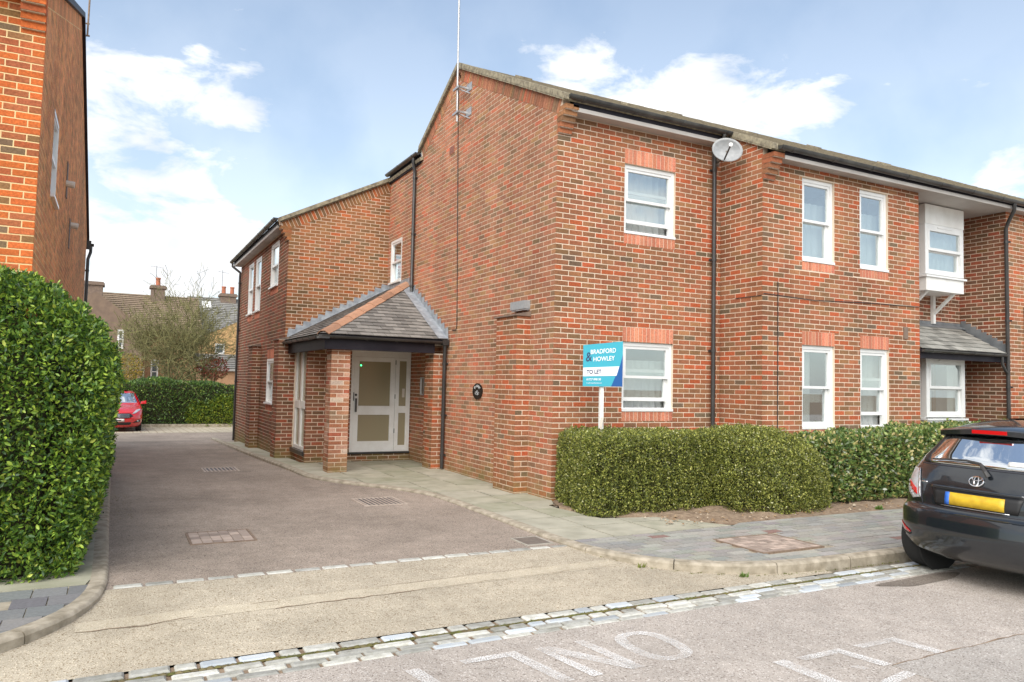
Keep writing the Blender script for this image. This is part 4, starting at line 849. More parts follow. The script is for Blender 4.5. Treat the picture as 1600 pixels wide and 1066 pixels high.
# plain back and end walls so that the block is closed
cl = MB(); cl.box(13.05, -.8, -.3, 13.15, 14.5, 5.1); cl.box(-2.15, 14.4, -.6, 5.2, 14.5, 4.9); cl.box(5.1, 8.4, -.3, 5.2, 14.4, 5.0); cl.box(5.2, 8.4, -.3, 13.05, 8.5, 5.1); cl.build('back_wall', 'far_brick', BL)
MB().box(.15, .15, 2.45, 13.0, 8.35, 2.70).build('floor_slab', 'room', BL); MB().box(.15, .15, 5.5, 13.0, 8.3, 5.55).build('floor_slab', 'room', BL); MB().box(.15, .15, -.2, 13.0, 8.35, .1).build('floor_slab', 'room', BL)
for xx in (2.95, 5.15, 6.6): MB().box(xx, .25, .1, xx+.08, 3.5, 2.45).build('partition', 'room', BL); MB().box(xx, .25, 2.7, xx+.08, 3.5, 5.4).build('partition', 'room', BL)
MB().box(.25, 3.5, .1, 12, 3.6, 2.45).build('partition', 'room', BL); MB().box(.25, 3.5, 2.7, 12, 3.6, 5.4).build('partition', 'room', BL)
# eaves: fascia, soffit, gutter, pipes
MB().box(.12, -.225, 5.555, 3.09, -.20, 5.67).build('fascia', 'fascia_dark', BL); MB().box(.20, -.2235, 5.495, 3.09, -.20, 5.554).build('fascia', 'soffit', BL); MB().box(.12, -.20, 5.50, 3.09, -.002, 5.515).build('soffit', 'soffit', BL)  # dark upper fascia strip: the gutter's shadow put into its colour
gutter(BL, (.0, -.285, 5.685), (3.08, -.285, 5.675), .06)
MB().box(3.33, -1.125, 5.145, 13.1, -1.10, 5.25).build('fascia', 'fascia_dark', BL); MB().box(3.33, -1.1235, 5.085, 13.1, -1.10, 5.144).build('fascia', 'soffit', BL); MB().box(3.33, -1.10, 5.10, 13.1, -.902, 5.115).build('soffit', 'soffit', BL); MB().box(6.825, -.9015, 5.10, 9.445, -.002, 5.115).build('soffit', 'soffit', BL)  # same split: upper fascia strip coloured as gutter shade
gutter(BL, (3.16, -1.185, 5.245), (13.1, -1.185, 5.20), .06)
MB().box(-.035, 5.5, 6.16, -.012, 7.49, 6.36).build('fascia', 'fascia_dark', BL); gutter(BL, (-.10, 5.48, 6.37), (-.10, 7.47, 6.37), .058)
MB().box(-2.46, 7.75, 4.965, -2.44, 14.55, 5.07).build('fascia', 'fascia_dark', BL); MB().box(-2.463, 7.75, 4.905, -2.44, 14.55, 4.964).build('fascia', 'soffit', BL); MB().box(-2.44, 7.72, 4.915, -2.251, 14.5, 4.93).build('soffit', 'soffit', BL); gutter(BL, (-2.52, 7.62, 5.10), (-2.52, 14.65, 5.07), .058)  # again a dark upper strip painted for the gutter's shade
pipe(BL, [(2.9, -.285, 5.64), (2.9, -.285, 5.56), (2.90, -.08, 5.36), (2.90, -.07, 5.2), (2.90, -.07, .0)], clips=[(2.9, -.07, 5.1), (2.9, -.07, 3.65), (2.9, -.07, 2.2)])
pipe(BL, [(9.27, -1.185, 5.18), (9.27, -1.185, 5.05), (9.30, -1.02, 4.86), (9.30, -.985, 4.75), (9.30, -.985, .0)], clips=[(9.3, -.985, 4.5), (9.3, -.985, 3.0), (9.3, -.985, 1.75)], wall_dir=(1, 0, 0)) if False else \
    pipe(BL, [(9.22, -1.185, 5.18), (9.22, -1.185, 5.05), (9.38, -.98, 4.86), (9.385, -.94, 4.75), (9.385, -.94, .0)], clips=[(9.385, -.94, 4.5), (9.385, -.94, 3.0), (9.385, -.94, 1.75)], wall_dir=(1, 0, 0))
pipe(BL, [(9.18, -.95, 2.31), (9.18, -.95, 2.18), (9.30, -.94, 2.05), (9.385, -.94, 2.0)], .026)
pipe(BL, [(-.10, 5.72, 6.31), (-.10, 5.72, 6.2), (-.055, 5.75, 6.05), (-.055, 5.75, 5.95), (-.055, 5.74, 3.42), (-.09, 5.7, 3.34), (-.16, 5.62, 3.29)], clips=[(-.055, 5.75, 5.9), (-.055, 5.745, 4.7), (-.055, 5.74, 3.6)], wall_dir=(1, 0, 0))
pipe(BL, [(-2.52, 14.4, 5.0), (-2.52, 14.4, 4.9), (-2.31, 14.3, 4.72), (-2.31, 14.3, 4.6), (-2.31, 14.25, -.22)], clips=[(-2.31, 14.3, 4.4), (-2.31, 14.27, 3.0), (-2.31, 14.26, 1.5), (-2.31, 14.25, .3)], wall_dir=(1, 0, 0))
# buttresses (low brick piers) with sloped stone caps
def pier(x0, y0, x1, y1, z0, z1, pal, faces='lf', parent=BL, par=0):
    if 'f' in faces: brick_wall(BR, Wall((x0, y0), (1, 0), (0, -1)), 0, x1-x0, z0, z1, par=par, pal=pal, ext=(.0035, .0035), parent=parent, thick=min(.05, (y1-y0)/2-.001))
    if 'l' in faces: brick_wall(BR, Wall((x0, y0+.0005), (0, 1), (-1, 0)), 0, y1-y0, z0, z1, par=par+1, pal=pal, parent=parent, thick=min(.05, (x1-x0)/2-.001))
    if 'r' in faces: brick_wall(BR, Wall((x1, y0+.0005), (0, 1), (1, 0)), 0, y1-y0, z0, z1, par=par+1, pal=pal, parent=parent, thick=min(.05, (x1-x0)/2-.001))
    if 'b' in faces: brick_wall(BR, Wall((x1, y1), (-1, 0), (0, 1)), 0, x1-x0, z0, z1, par=par, pal=pal, parent=parent, thick=min(.05, (y1-y0)/2-.001))
pier(-.225, .685, -.001, 1.36, -.1, 2.62, 'main', 'flb')
def cap(x0, y0, x1, y1, z, parent=BL): MB().add([(x0, y0, z), (x1, y0, z), (x1, y1, z), (x0, y1, z), (x0, y0, z+.022), (x1, y0, z+.075), (x1, y1, z+.075), (x0, y1, z+.022)], [(0, 3, 2, 1), (4, 5, 6, 7), (0, 1, 5, 4), (1, 2, 6, 5), (2, 3, 7, 6), (3, 0, 4, 7)]).build('pier_cap', 'far_chimney', parent)
cap(-.26, .66, -.007, 1.40, 2.62)
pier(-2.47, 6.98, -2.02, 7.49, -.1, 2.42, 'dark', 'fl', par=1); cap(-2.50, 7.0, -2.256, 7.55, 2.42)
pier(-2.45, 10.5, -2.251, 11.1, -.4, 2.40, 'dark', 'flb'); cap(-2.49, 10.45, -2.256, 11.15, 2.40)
pier(-.22, 3.97, -.001, 4.4, -.05, 2.14, 'main', 'flb')
pier(-2.12, 4.0, -1.79, 4.33, -.06, 2.17, 'pale', 'flrb')
# porch walls, door, sidelight
PY = 5.72
PW = Wall((-2.14, PY), (1, 0), (0, -1))
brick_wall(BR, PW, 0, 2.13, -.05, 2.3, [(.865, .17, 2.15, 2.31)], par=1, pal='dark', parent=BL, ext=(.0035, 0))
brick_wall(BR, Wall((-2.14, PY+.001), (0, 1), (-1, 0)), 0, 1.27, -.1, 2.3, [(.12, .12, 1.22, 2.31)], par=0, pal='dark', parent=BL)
def door():
    fn = PW.fn(); f = MB(); s0, s1, z0, z1 = .87, 2.125, .175, 2.29
    bars(f, fn, s0, z0, s1, z1, .06, -.09, -.02, bot=.02); f.prism([(s0+.93, z0+.02), (s0+.99, z0+.02), (s0+.99, z1-.2), (s0+.93, z1-.2)], fn, -.09, -.02); f.prism([(s0+.06, z1-.2), (s1-.06, z1-.2), (s1-.06, z1-.06), (s0+.06, z1-.06)], fn, -.09, -.02)
    fr = f.build('door_frame', 'white_paint', BL); MB().prism([(s0-.03, z0-.04), (s1+.0, z0-.04), (s1+.0, z0-.001), (s0-.03, z0-.001)], fn, -.09, .03).build('threshold', 'black_plastic', fr)
    a, c, b, d = s0+.065, s0+.925, z0+.022, z1-.205; dr = MB()
    for r_ in ([(a, b), (c, b), (c, b+.19), (a, b+.19)], [(a, b+.72), (c, b+.72), (c, b+.90), (a, b+.90)], [(a, d-.09), (c, d-.09), (c, d), (a, d)], [(a, b+.19), (a+.10, b+.19), (a+.10, b+.72), (a, b+.72)], [(c-.10, b+.19), (c, b+.19), (c, b+.72), (c-.10, b+.72)], [(a, b+.90), (a+.10, b+.90), (a+.10, d-.09), (a, d-.09)], [(c-.10, b+.90), (c, b+.90), (c, d-.09), (c-.10, d-.09)]): dr.prism(r_, fn, -.075, -.028)
    do = dr.build('door', 'white_paint', BL)
    MB().prism([(a+.101, b+.191), (c-.101, b+.191), (c-.101, b+.719), (a+.101, b+.719)], fn, -.055, -.05).build('pane', 'door_glass', do); MB().prism([(a+.101, b+.901), (c-.101, b+.901), (c-.101, d-.091), (a+.101, d-.091)], fn, -.055, -.05).build('pane', 'door_glass', do)
    MB().prism([(a+.03, b+.78), (a+.055, b+.78), (a+.055, b+1.05), (a+.03, b+1.05)], fn, -.028, .03).build('handle', 'black_plastic', do); MB().lathe(PW.pt(a+.045, b+1.12, -.03), (0, -1, 0), [(0, .02), (.022, .02), (.026, .0)], 12).build('lock', 'black_plastic', do)
    MB().prism([(a-.012, b+1.0), (a+.006, b+1.0), (a+.006, b+1.17), (a-.012, b+1.17)], fn, -.028, -.012).build('strike_plate', 'black_plastic', do)
    for zz in (.35, 1.05, 1.75): MB().tube([PW.pt(c+.004, b+zz, -.02), PW.pt(c+.004, b+zz+.09, -.02)], .008, 6).build('hinge', 'black_plastic', do)
    e, g_ = s0+.99, s1-.06; sd_ = MB()
    for r_ in ([(e, b), (g_, b), (g_, b+.10), (e, b+.10)], [(e, b+.76), (g_, b+.76), (g_, b+.90), (e, b+.90)], [(e, d-.06), (g_, d-.06), (g_, d), (e, d)]): sd_.prism(r_, fn, -.08, -.03)
    sd_.prism([(e, b), (e+.025, b), (e+.025, d), (e, d)], fn, -.079, -.031); sd_.prism([(g_-.025, b), (g_, b), (g_, d), (g_-.025, d)], fn, -.079, -.031); so = sd_.build('sidelight', 'white_paint', BL)
    MB().prism([(e, b+.101), (g_, b+.101), (g_, b+.759), (e, b+.759)], fn, -.055, -.05).build('pane', 'door_glass', so); MB().prism([(e, b+.901), (g_, b+.901), (g_, d-.061), (e, d-.061)], fn, -.055, -.05).build('pane', 'door_glass', so)
    MB().prism([(e+.10, b+1.08), (e+.155, b+1.08), (e+.155, b+1.26), (e+.10, b+1.26)], fn, -.052, -.048).build('notice', 'cream_paint', so)
    # sidelight in the porch flank
    S = Wall((-2.14, PY+.001), (0, 1), (-1, 0)); fn2 = S.fn(); q = MB(); bars(q, fn2, .125, .20, 1.215, 2.29, .09, -.09, -.02, bot=.07); q.prism([(.60, .27), (.72, .27), (.72, 2.2), (.60, 2.2)], fn2, -.085, -.022)
    q.prism([(.215, 1.02), (.60, 1.02), (.60, 1.17), (.215, 1.17)], fn2, -.085, -.018); q.prism([(.72, 1.02), (1.125, 1.02), (1.125, 1.17), (.72, 1.17)], fn2, -.085, -.018)
    qo = q.build('window', 'white_paint', BL)
    for (u0, u1) in ((.216, .599), (.721, 1.124)):
        for (v0, v1) in ((.271, 1.019), (1.171, 2.199)): MB().prism([(u0, v0), (u1, v0), (u1, v1), (u0, v1)], fn2, -.06, -.055).build('pane', 'door_glass', qo)
    MB().prism([(.08, .12), (1.24, .12), (1.24, .195), (.08, .195)], fn2, -.09, .04).build('sill', 'black_plastic', qo)
    # inside of the lobby
    lo = MB(); lo.box(-2.0, 7.44, .1, -.1, 7.48, 2.3); lo.box(-2.05, PY+.11, .08, -.05, 7.45, .12); lo.box(-.08, PY+.11, .1, -.05, 7.45, 2.3); lo.build('lobby', 'cream_paint', BL)
    MB().prism([(1.06, 1.90), (1.085, 1.90), (1.085, 1.925), (1.06, 1.925)], fn, -.049, -.046).build('indicator_lamp', 'green_lamp', do)
door()
# porch roof: hipped quarter with slates, clay hip tiles, stepped lead flashing
PS = .547; EX, EY, EZ = -2.36, 3.80, 2.385; qs = math.sqrt(1+PS*PS)
AY = EY+(0-EX); AZ = EZ+PS*(0-EX)
fnF = lambda a, b, d: (EX+a, EY+b/qs-d*PS/qs, EZ+b*PS/qs+d/qs)
fnL = lambda a, b, d: (EX+b/qs-d*PS/qs, 7.49-a, EZ+b*PS/qs+d/qs)
Lh = (0-EX)*qs; W2 = -EX-.01
triF = [(0, 0), (W2, 0), (W2, Lh*(W2/(-EX)))]
polL = [(0, 0), (7.49-EY, 0), (7.49-AY, Lh-.01), (0, Lh-.01)]
pr = MB(); pr.prism(triF, fnF, -.05, -.003); pr.prism(polL, fnL, -.05, -.003); pro = pr.build('porch_roof', 'fascia_dark', BL)
slates(pro, triF, fnF, 0, -.015, .23, .145, 'slate'); slates(pro, polL, fnL, 0, -.015, .23, .145, 'slate')
c0, c1 = Vector((EX+.02, EY+.02, EZ+.05)), Vector((-.03, AY-.03, AZ+.05)); dd = (c1-c0); nH = 8; dn = dd.normalized(); sd_ = dn.cross(Vector((0, 0, 1))).normalized(); upv = sd_.cross(dn)
for i in range(nH):
    p = c0+dd*(i/nH); q = c0+dd*((i+1.12)/nH); pts = [(-.125, -.055), (-.05, .005), (.05, .005), (.125, -.055)]; mb = MB(); vs = []
    for P, k in ((p, .014), (q, .0)):
        for (a, b) in pts: vs.append(P+sd_*a+upv*(b+k))
        for (a, b) in pts[::-1]: vs.append(P+sd_*a*.93+upv*(b+k-.014))
    mb.add(vs, [(j, (j+1) % 8, 8+(j+1) % 8, 8+j) for j in range(8)]+[(7, 6, 5, 4, 3, 2, 1, 0), (8, 9, 10, 11, 12, 13, 14, 15)]); mb.build('hip_tile', 'hip_clay', pro)
fl = MB(); n = 13
for i in range(n):       # stepped pieces against the flank wall
    ya = EY+(AY-EY)*i/n; yb_ = EY+(AY-EY)*(i+1)/n; za = EZ+PS*(ya-EY); zb = EZ+PS*(yb_-EY); zt = zb+.10
    fl.prism([(ya-.02, za+.0), (yb_, zb), (yb_+.015, zb+.13), (ya+.02, zb+.15), (ya-.01, za+.05)], lambda a, b, d: (-.012-d, a, b), 0, .004+.003*(i % 2))
fl.build('flashing', 'lead', pro); n = 14; fl = MB()
for i in range(n):
    xa = EX+.15+(0-EX-.15)*i/n; xb = EX+.15+(0-EX-.15)*(i+1)/n; za = EZ+PS*(xa-EX); zb = EZ+PS*(xb-EX); zt = zb+.10
    fl.prism([(xa-.02, za), (xb, zb), (xb, zb+.13), (xa+.02, zb+.15), (xa-.01, za+.05)], lambda a, b, d: (a, 7.487-d, b), 0, .004+.003*(i % 2))
fl.build('flashing', 'lead', pro)
MB().prism([(AY-.05, AZ-.02), (7.47, AZ-.02), (7.47, AZ+.12), (AY-.05, AZ+.14)], lambda a, b, d: (-.012-d, a, b), 0, .006).build('flashing', 'lead', pro)
MB().prism([(W2-.20, 0.0), (W2, 0.0), (W2, Lh*(W2/(-EX))), (W2-.20, Lh*((W2-.20)/(-EX))-.02)], fnF, .034, .040).build('flashing', 'lead', pro)
MB().prism([(0.0, .10), (.16, .10), (.16, Lh-.02), (0, Lh-.02)], fnL, .034, .040).build('flashing', 'lead', pro)
MB().box(EX+.08, EY+.08, 2.14, -.24, EY+.17, 2.36).build('beam', 'fascia_dark', pro); MB().box(EX+.08, EY+.17, 2.14, EX+.17, 6.97, 2.36).build('beam', 'fascia_dark', pro); MB().box(EX+.17, EY+.17, 2.29, -.01, PY-.01, 2.31).build('ceiling', 'cream_paint', pro)
gutter(pro, (EX-.0, EY-.005, 2.375), (-.02, EY-.005, 2.365), .052, 'black_plastic', .55); gutter(pro, (EX-.005, EY-.0, 2.375), (EX-.005, 7.40, 2.375), .052, 'black_plastic', .5)
MB().box(EX-.05, EY-.05, 2.315, EX+.13, EY+.13, 2.38).build('gutter_angle', 'black_plastic', pro); MB().box(-.13, EY-.06, 2.29, -.01, EY+.06, 2.39).build('gutter_outlet', 'black_plastic', pro)
pipe(BL, [(-.07, 3.80, 2.30), (-.07, 3.80, 2.15), (-.06, 3.83, 2.03), (-.06, 3.83, 1.9), (-.06, 3.83, .02)], clips=[(-.06, 3.83, 1.95), (-.06, 3.83, 1.0), (-.06, 3.83, .27)], wall_dir=(1, 0, 0))
# verge undercloaks along the gable
vg = MB()
for (y0, y1, zf) in ((-.29, APY, ztop), (APY, 5.55, lambda y: APZ-BS*(y-APY))):
    vg.prism([(y0, zf(y0)-.085), (y1, zf(y1)-.085), (y1, zf(y1)+.004), (y0, zf(y0)+.004)], lambda a, b, d: (.02-d, a, b), -.02, .085)
vg.build('verge', 'verge', BL)
MB().prism([(-2.50, rwc(-2.50)-.085), (.0, rwc(0)-.085), (.0, rwc(0)+.004), (-2.50, rwc(-2.50)+.004)], lambda a, b, d: (a, 7.48-d, b), -.02, .07).build('verge', 'verge', BL)
MB().prism([(-1.16, ztop(-1.16)-.085), (-.30, ztop(-.30)-.085), (-.30, ztop(-.30)+.004), (-1.16, ztop(-1.16)+.004)], lambda a, b, d: (3.12-d, a, b), -.02, .085).build('verge', 'verge', BL)
# cables, air brick, small things fixed to the wall
MB().tube([(-.012, 3.62, 7.2), (-.012, 3.60, 6.4), (-.012, 3.50, 4.5), (-.012, 3.42, 2.9), (-.012, 3.41, 2.62), (-.012, 3.46, 2.56), (-.012, 3.62, 2.57)], .008, 5).build('cable', 'black_plastic', BL)
MB().tube([(3.41, -.912, 3.25), (3.41, -.912, 2.4), (3.405, -.912, .7)], .007, 5).build('cable', 'black_plastic', BL); MB().tube([(3.09, -.35, 3.02), (3.09, -.885, 3.02), (3.12, -.912, 3.05), (4.2, -.912, 3.02), (5.5, -.912, 3.07), (6.8, -.912, 3.09)], .006, 5).build('cable', 'black_plastic', BL)
MB().tube([(10.0, -.912, 3.3), (10.0, -.912, 1.0)], .009, 5).build('cable', 'black_plastic', BL)
ab = MB(); ab.prism([(3.75, 5.93), (3.99, 5.93), (3.99, 6.08), (3.75, 6.08)], G.fn(), 0, .01); abo = ab.build('air_brick', 'terracotta', BL)
for i in range(5): MB().prism([(3.77, 5.945+i*.027), (3.97, 5.945+i*.027), (3.97, 5.956+i*.027), (3.77, 5.956+i*.027)], G.fn(), .0095, .011).build('slot', 'ink_dark', abo)
MB().box(6.38, -.925, 2.52, 6.48, -.902, 2.72).build('junction_box', 'far_chimney', BL)
vis = lambda b: 1.0
finish_bricks(BR, BL, 300, vis)

# ------------------------------------------------------------------ left-hand building
LB = thing('brick_house', 'tall orange-red brick gable house behind the big hedge at the left edge', 'building', (-6.27, 0, 0))
BQ = []
LF = Wall((-6.27, 0), (-1, 0), (0, -1)); LS = Wall((-6.27, 0), (0, 1), (1, 0))
lz = lambda y: 5.78+.372*y if y < 5.9 else 5.78+.372*5.9-.372*(y-5.9)
brick_wall(BQ, LF, 0, 3.2, -.2, 5.55, par=0, pal='orange', ext=(.0035, 0), mortar='mortar_yellow', parent=LB)
lw_ = [(1.62, 3.78, 2.46, 4.90)]
lc = [(-.372, 1, 5.78-.33), (.372, 1, 5.78+.372*11.8-.33)]
brick_wall(BQ, LS, 0, 13.2, -.3, 5.0, lw_, [], par=1, pal='flank', mortar='mortar_yellow', parent=LB, proud=.0018)
brick_wall(BQ, LS, 0, 13.2, 5.0, 7.7, [], lc, par=1, pal='flank', mortar='mortar_yellow', parent=LB, proud=.0018)
soldier_band(BQ, LS, (-.1, lz(-.1)-.09), (5.88, lz(5.88)-.09), .215, 'flank', .003); soldier_band(BQ, LS, (5.92, lz(5.92)-.09), (13.2, lz(13.2)-.09), .215, 'flank', .003)
MB().prism([(-.12, lz(-.12)-.03), (-.12, lz(-.12)-.33), (5.9, lz(5.9)-.335), (13.2, lz(13.2)-.335), (13.2, lz(13.2)-.03), (5.9, lz(5.9)-.03)], LS.fn(), -.12, .001).build('verge_bed', 'mortar_yellow', LB)
kq = MB()
for i in range(6): kq.box(-6.27+.004, -.045*(i+1), 5.17+i*.075+.004, -6.49, .02, 5.17+(i+1)*.075-.004, pick('orange')); kq.box(-6.274, -.045*(i+1)+.008, 5.17+i*.075-.004, -6.486, .02, 5.17+(i+1)*.075, (.6, .48, .33))
kq.build('kneeler', 'brick', LB)
sash_window(LB, LS, 1.62, 2.46, 3.78, 4.90, curtain=3, rec=.002)
vg = MB()
for (y0, y1) in ((-.3, 5.9), (5.9, 13.5)): vg.prism([(y0, lz(y0)-.085), (y1, lz(y1)-.085), (y1, lz(y1)+.005), (y0, lz(y0)+.005)], lambda a, b, d: (-6.29+d, a, b), -.02, .075)
vg.build('verge', 'fascia_dark', LB)
rf = MB(); rf.prism([(-.3, lz(-.3)), (5.9, lz(5.9)), (13.5, lz(13.5)), (13.5, lz(13.5)-.1), (5.9, lz(5.9)-.12), (-.3, lz(-.3)-.1)], lambda a, b, d: (-6.3-d, a, b), 0, 7); rf.build('roof', 'tile_roof', LB)
cl = MB(); cl.box(-13.2, .1, -.3, -13.1, 13.2, 5.5); cl.box(-13.1, 13.1, -.3, -6.38, 13.2, 4.9); cl.box(-13.1, .05, -.3, -9.4, .15, 5.5); cl.build('back_wall', 'far_brick', LB)
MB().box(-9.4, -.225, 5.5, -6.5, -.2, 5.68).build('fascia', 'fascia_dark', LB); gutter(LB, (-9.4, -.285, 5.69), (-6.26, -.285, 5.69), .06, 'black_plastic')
gutter(LB, (-6.9, 13.36, 5.02), (-6.10, 13.36, 5.02), .07, 'black_plastic', .3); MB().box(-6.9, 13.2, 4.86, -6.16, 13.30, 5.08).build('fascia', 'black_plastic', LB)
pipe(LB, [(-6.17, 13.34, 4.97), (-6.17, 13.34, 4.8), (-6.22, 13.25, 4.6), (-6.22, 13.25, -.3)], .04, clips=[(-6.22, 13.25, 4.3), (-6.22, 13.25, 2.8)], wall_dir=(-1, 0, 0))
for (y, z, h) in ((4.3, 4.35, .55), (5.6, 3.75, .5)):
    o = MB().box(-6.266, y, z, -6.255, y+.2, z+h).build('vent_flue', 'dark_iron', LB)
for (y, z) in ((4.3, 4.55), (6.0, 4.2)): MB().lathe((-6.27, y, z), (1, .0, -.1), [(0, .12), (.05, .12), (.055, .09), (.05, 0)], 12).build('flue_terminal', 'cream_paint', LB)
finish_bricks(BQ, LB, 300, lambda b: 1.0 if b[0] is LF else .3)
# ------------------------------------------------------------------ fittings on the walls
MT = thing('tv_aerial', 'tall grey aerial mast bracketed to the top of the gable', 'aerial', (-.15, 3.36, 6.36))
MB().tube([(-.15, 3.33, 6.36), (-.15, 3.37, 7.9), (-.15, 3.40, 9.6)], .019, 10).build('mast', 'galvanised', MT)
for z in (6.52, 6.98):
    mb = MB(); mb.box(-.17, 3.22, z-.018, -.008, 3.25, z+.018); mb.box(-.19, 3.22, z-.02, -.16, 3.47, z+.02); mb.box(-.012, 3.02, z-.09, -.004, 3.25, z+.06); mb.tube([(-.02, 3.06, z-.16), (-.17, 3.33, z)], .012, 6); mb.build('bracket', 'galvanised', MT)
MB().tube([(-.15, 3.40, 9.3), (-.9, 3.40, 9.3)], .012, 6).build('boom', 'galvanised', MT)
for i in range(6): MB().tube([(-.25-i*.11, 3.2, 9.3), (-.25-i*.11, 3.6, 9.3)], .005, 5).build('element', 'galvanised', MT)
MA = thing('tv_aerial', 'thin dark aerial pole clamped to the left-hand gable', 'aerial', (-6.12, 6.6, 6.6)); pa = at(140, 2, 1, 6.6); pb = at(136.5, 56, 1, 6.6); pc = at(127, 55, 1, 6.6); pd = at(127, 36, 1, 6.6)
MB().tube([tuple(pb), tuple(pa+(pa-pb)*1.2)], .016, 8).build('mast', 'rust_iron', MA); MB().tube([tuple(pc), tuple(pb+(pb-pc)*.4)], .016, 6).build('bracket', 'rust_iron', MA); MB().tube([tuple(pd), tuple(pd+(pb-pc)*1.4)], .014, 6).build('bracket', 'rust_iron', MA)
MB().box(-6.26, 6.4, pc[2]-.05, pc[0]+.01, 6.62, pd[2]+.05).build('plate', 'rust_iron', MA)
# satellite dish
DS = thing('satellite_dish', 'grey oval satellite dish under the eaves beside the downpipe', 'satellite dish', (2.95, -.02, 5.2))
def dish():
    c = Vector((2.76, -.50, 5.29)); ax = Vector((-.62, -.78, .05)).normalized(); u = ax.cross(Vector((0, 0, 1))).normalized()*-1; v = u.cross(ax).normalized()
    if v.z < 0: v = -v
    mb = MB(); vs = []; nr, na = 6, 36; tilt = RAD(-18); ud = u*math.cos(tilt)+v*math.sin(tilt); vd = v*math.cos(tilt)-u*math.sin(tilt)
    for side in (0, 1):
        for i in range(nr+1):
            for k in range(na): r = i/nr; a = 2*math.pi*k/na; vs.append(c+ud*(.235*r*math.cos(a))+vd*(.185*r*math.sin(a))+ax*(.07*r*r-.05-.008*side))
    off = (nr+1)*na; fs = []
    for i in range(nr):
        for k in range(na): q = (i*na+k, i*na+(k+1) % na, (i+1)*na+(k+1) % na, (i+1)*na+k); fs.append(q); fs.append(tuple(x+off for x in q[::-1]))
    for k in range(na): fs.append((nr*na+k, nr*na+(k+1) % na, off+nr*na+(k+1) % na, off+nr*na+k))
    mb.add(vs, fs); mb.build('reflector', 'dish_grey', DS, smooth=True); b0 = c-vd*.17+ax*.01; l = c+ax*.26-vd*.03+ud*.03
    MB().tube([tuple(b0-ax*.05), tuple(l)], .013, 8).build('arm', 'black_plastic', DS); MB().tube([tuple(l+ax*.03+vd*.02), tuple(l-ax*.05+vd*.03)], [.03, .022], 10).build('receiver', 'white_paint', DS); MB().tube([tuple(l), tuple(l-vd*.06), tuple(b0+ax*.05-vd*.03)], .004, 5).build('cable', 'black_plastic', DS)
    MB().tube([tuple(c-ax*.05), (2.93, -.16, 5.24), (2.97, -.02, 5.24)], .02, 8).build('mount', 'dark_iron', DS); MB().box(2.90, -.035, 5.2, 3.04, -.007, 5.42).build('plate', 'dark_iron', DS)
dish()
# sensor lamp above the pier, door entry panel, oval name plate
SLP = thing('wall_lamp', 'grey box lamp fixed above the brick pier on the flank', 'lamp', (-.1, .9, 2.74)); mb = MB(); mb.prism([(.70, 2.735), (1.16, 2.735), (1.16, 2.86), (.70, 2.86)], G.fn(), .0, .10); autosmooth(mb.build('housing', 'dish_grey', SLP)); MB().prism([(.72, 2.715), (1.14, 2.715), (1.14, 2.734), (.72, 2.734)], G.fn(), .0, .085).build('lens', 'lamp_clear', SLP)
IC = thing('door_entry_panel', 'steel door entry panel inside the porch', 'intercom', (-.02, 5.0, 1.35)); MB().prism([(4.93, 1.34), (5.13, 1.34), (5.13, 1.70), (4.93, 1.70)], G.fn(), .006, .035).build('plate', 'steel', IC); MB().prism([(4.96, 1.37), (5.02, 1.37), (5.02, 1.67), (4.96, 1.67)], G.fn(), .036, .040).build('speaker_panel', 'dark_iron', IC); MB().prism([(5.05, 1.37), (5.11, 1.37), (5.11, 1.67), (5.05, 1.67)], G.fn(), .036, .039).build('button_panel', 'chrome', IC)
PQ = thing('name_plaque', 'black oval name plaque with white lettering on the flank wall', 'plaque', (-.02, 2.455, 1.31)); mb = MB(); n = 40; pts = [(2.455+.19*math.cos(2*math.pi*k/n), 1.468+.135*math.sin(2*math.pi*k/n)) for k in range(n)]; mb.prism(pts, G.fn(), .005, .022); mb.build('plate', 'plaque_black', PQ)
def text_mesh(txt, size, name, mat, parent, fn, align='LEFT', sx=1.0, keep=True, bold=.0):
    cu = bpy.data.curves.new('t', 'FONT'); cu.body = txt; cu.size = size; cu.align_x = align; cu.extrude = .0; cu.offset = bold*size; ob = bpy.data.objects.new('t', cu); col.objects.link(ob)
    dg = bpy.context.evaluated_depsgraph_get(); me = bpy.data.meshes.new_from_object(ob.evaluated_get(dg)); bpy.data.objects.remove(ob)
    for v in me.vertices: v.co = Vector(fn(v.co.x*sx, v.co.y))
    me.materials.clear(); me.materials.append(MATS[mat]); o = bpy.data.objects.new(name, me); col.objects.link(o)
    if parent is not None: adopt(o, parent, keep)
    return o
def arc_text(txt, r, up):
    for i, ch_ in enumerate(txt):
        a = (i-(len(txt)-1)/2)*.50*(.072/r)
        th = math.pi/2-a if up else -math.pi/2+a
        def fn(x, y, th=th):
            # letters follow an oval; on this wall +s runs to the reader's left
            rr = r+(y if up else -(.045-y)); t2 = th-(x/r if up else -x/r); return G.pt(2.455-1.38*rr*math.cos(t2), 1.468+rr*math.sin(t2), .0235)
        text_mesh(ch_, .066, 'letter', 'sign_white', PQ, fn, 'CENTER')
arc_text('PARK', .066, True); arc_text('COURT', .066, False)
MB().prism([(2.455+.03*math.cos(k), 1.468+.02*math.sin(k)) for k in np.linspace(0, 6.0, 12)], G.fn(), .0225, .0235).build('motif', 'dish_grey', PQ)
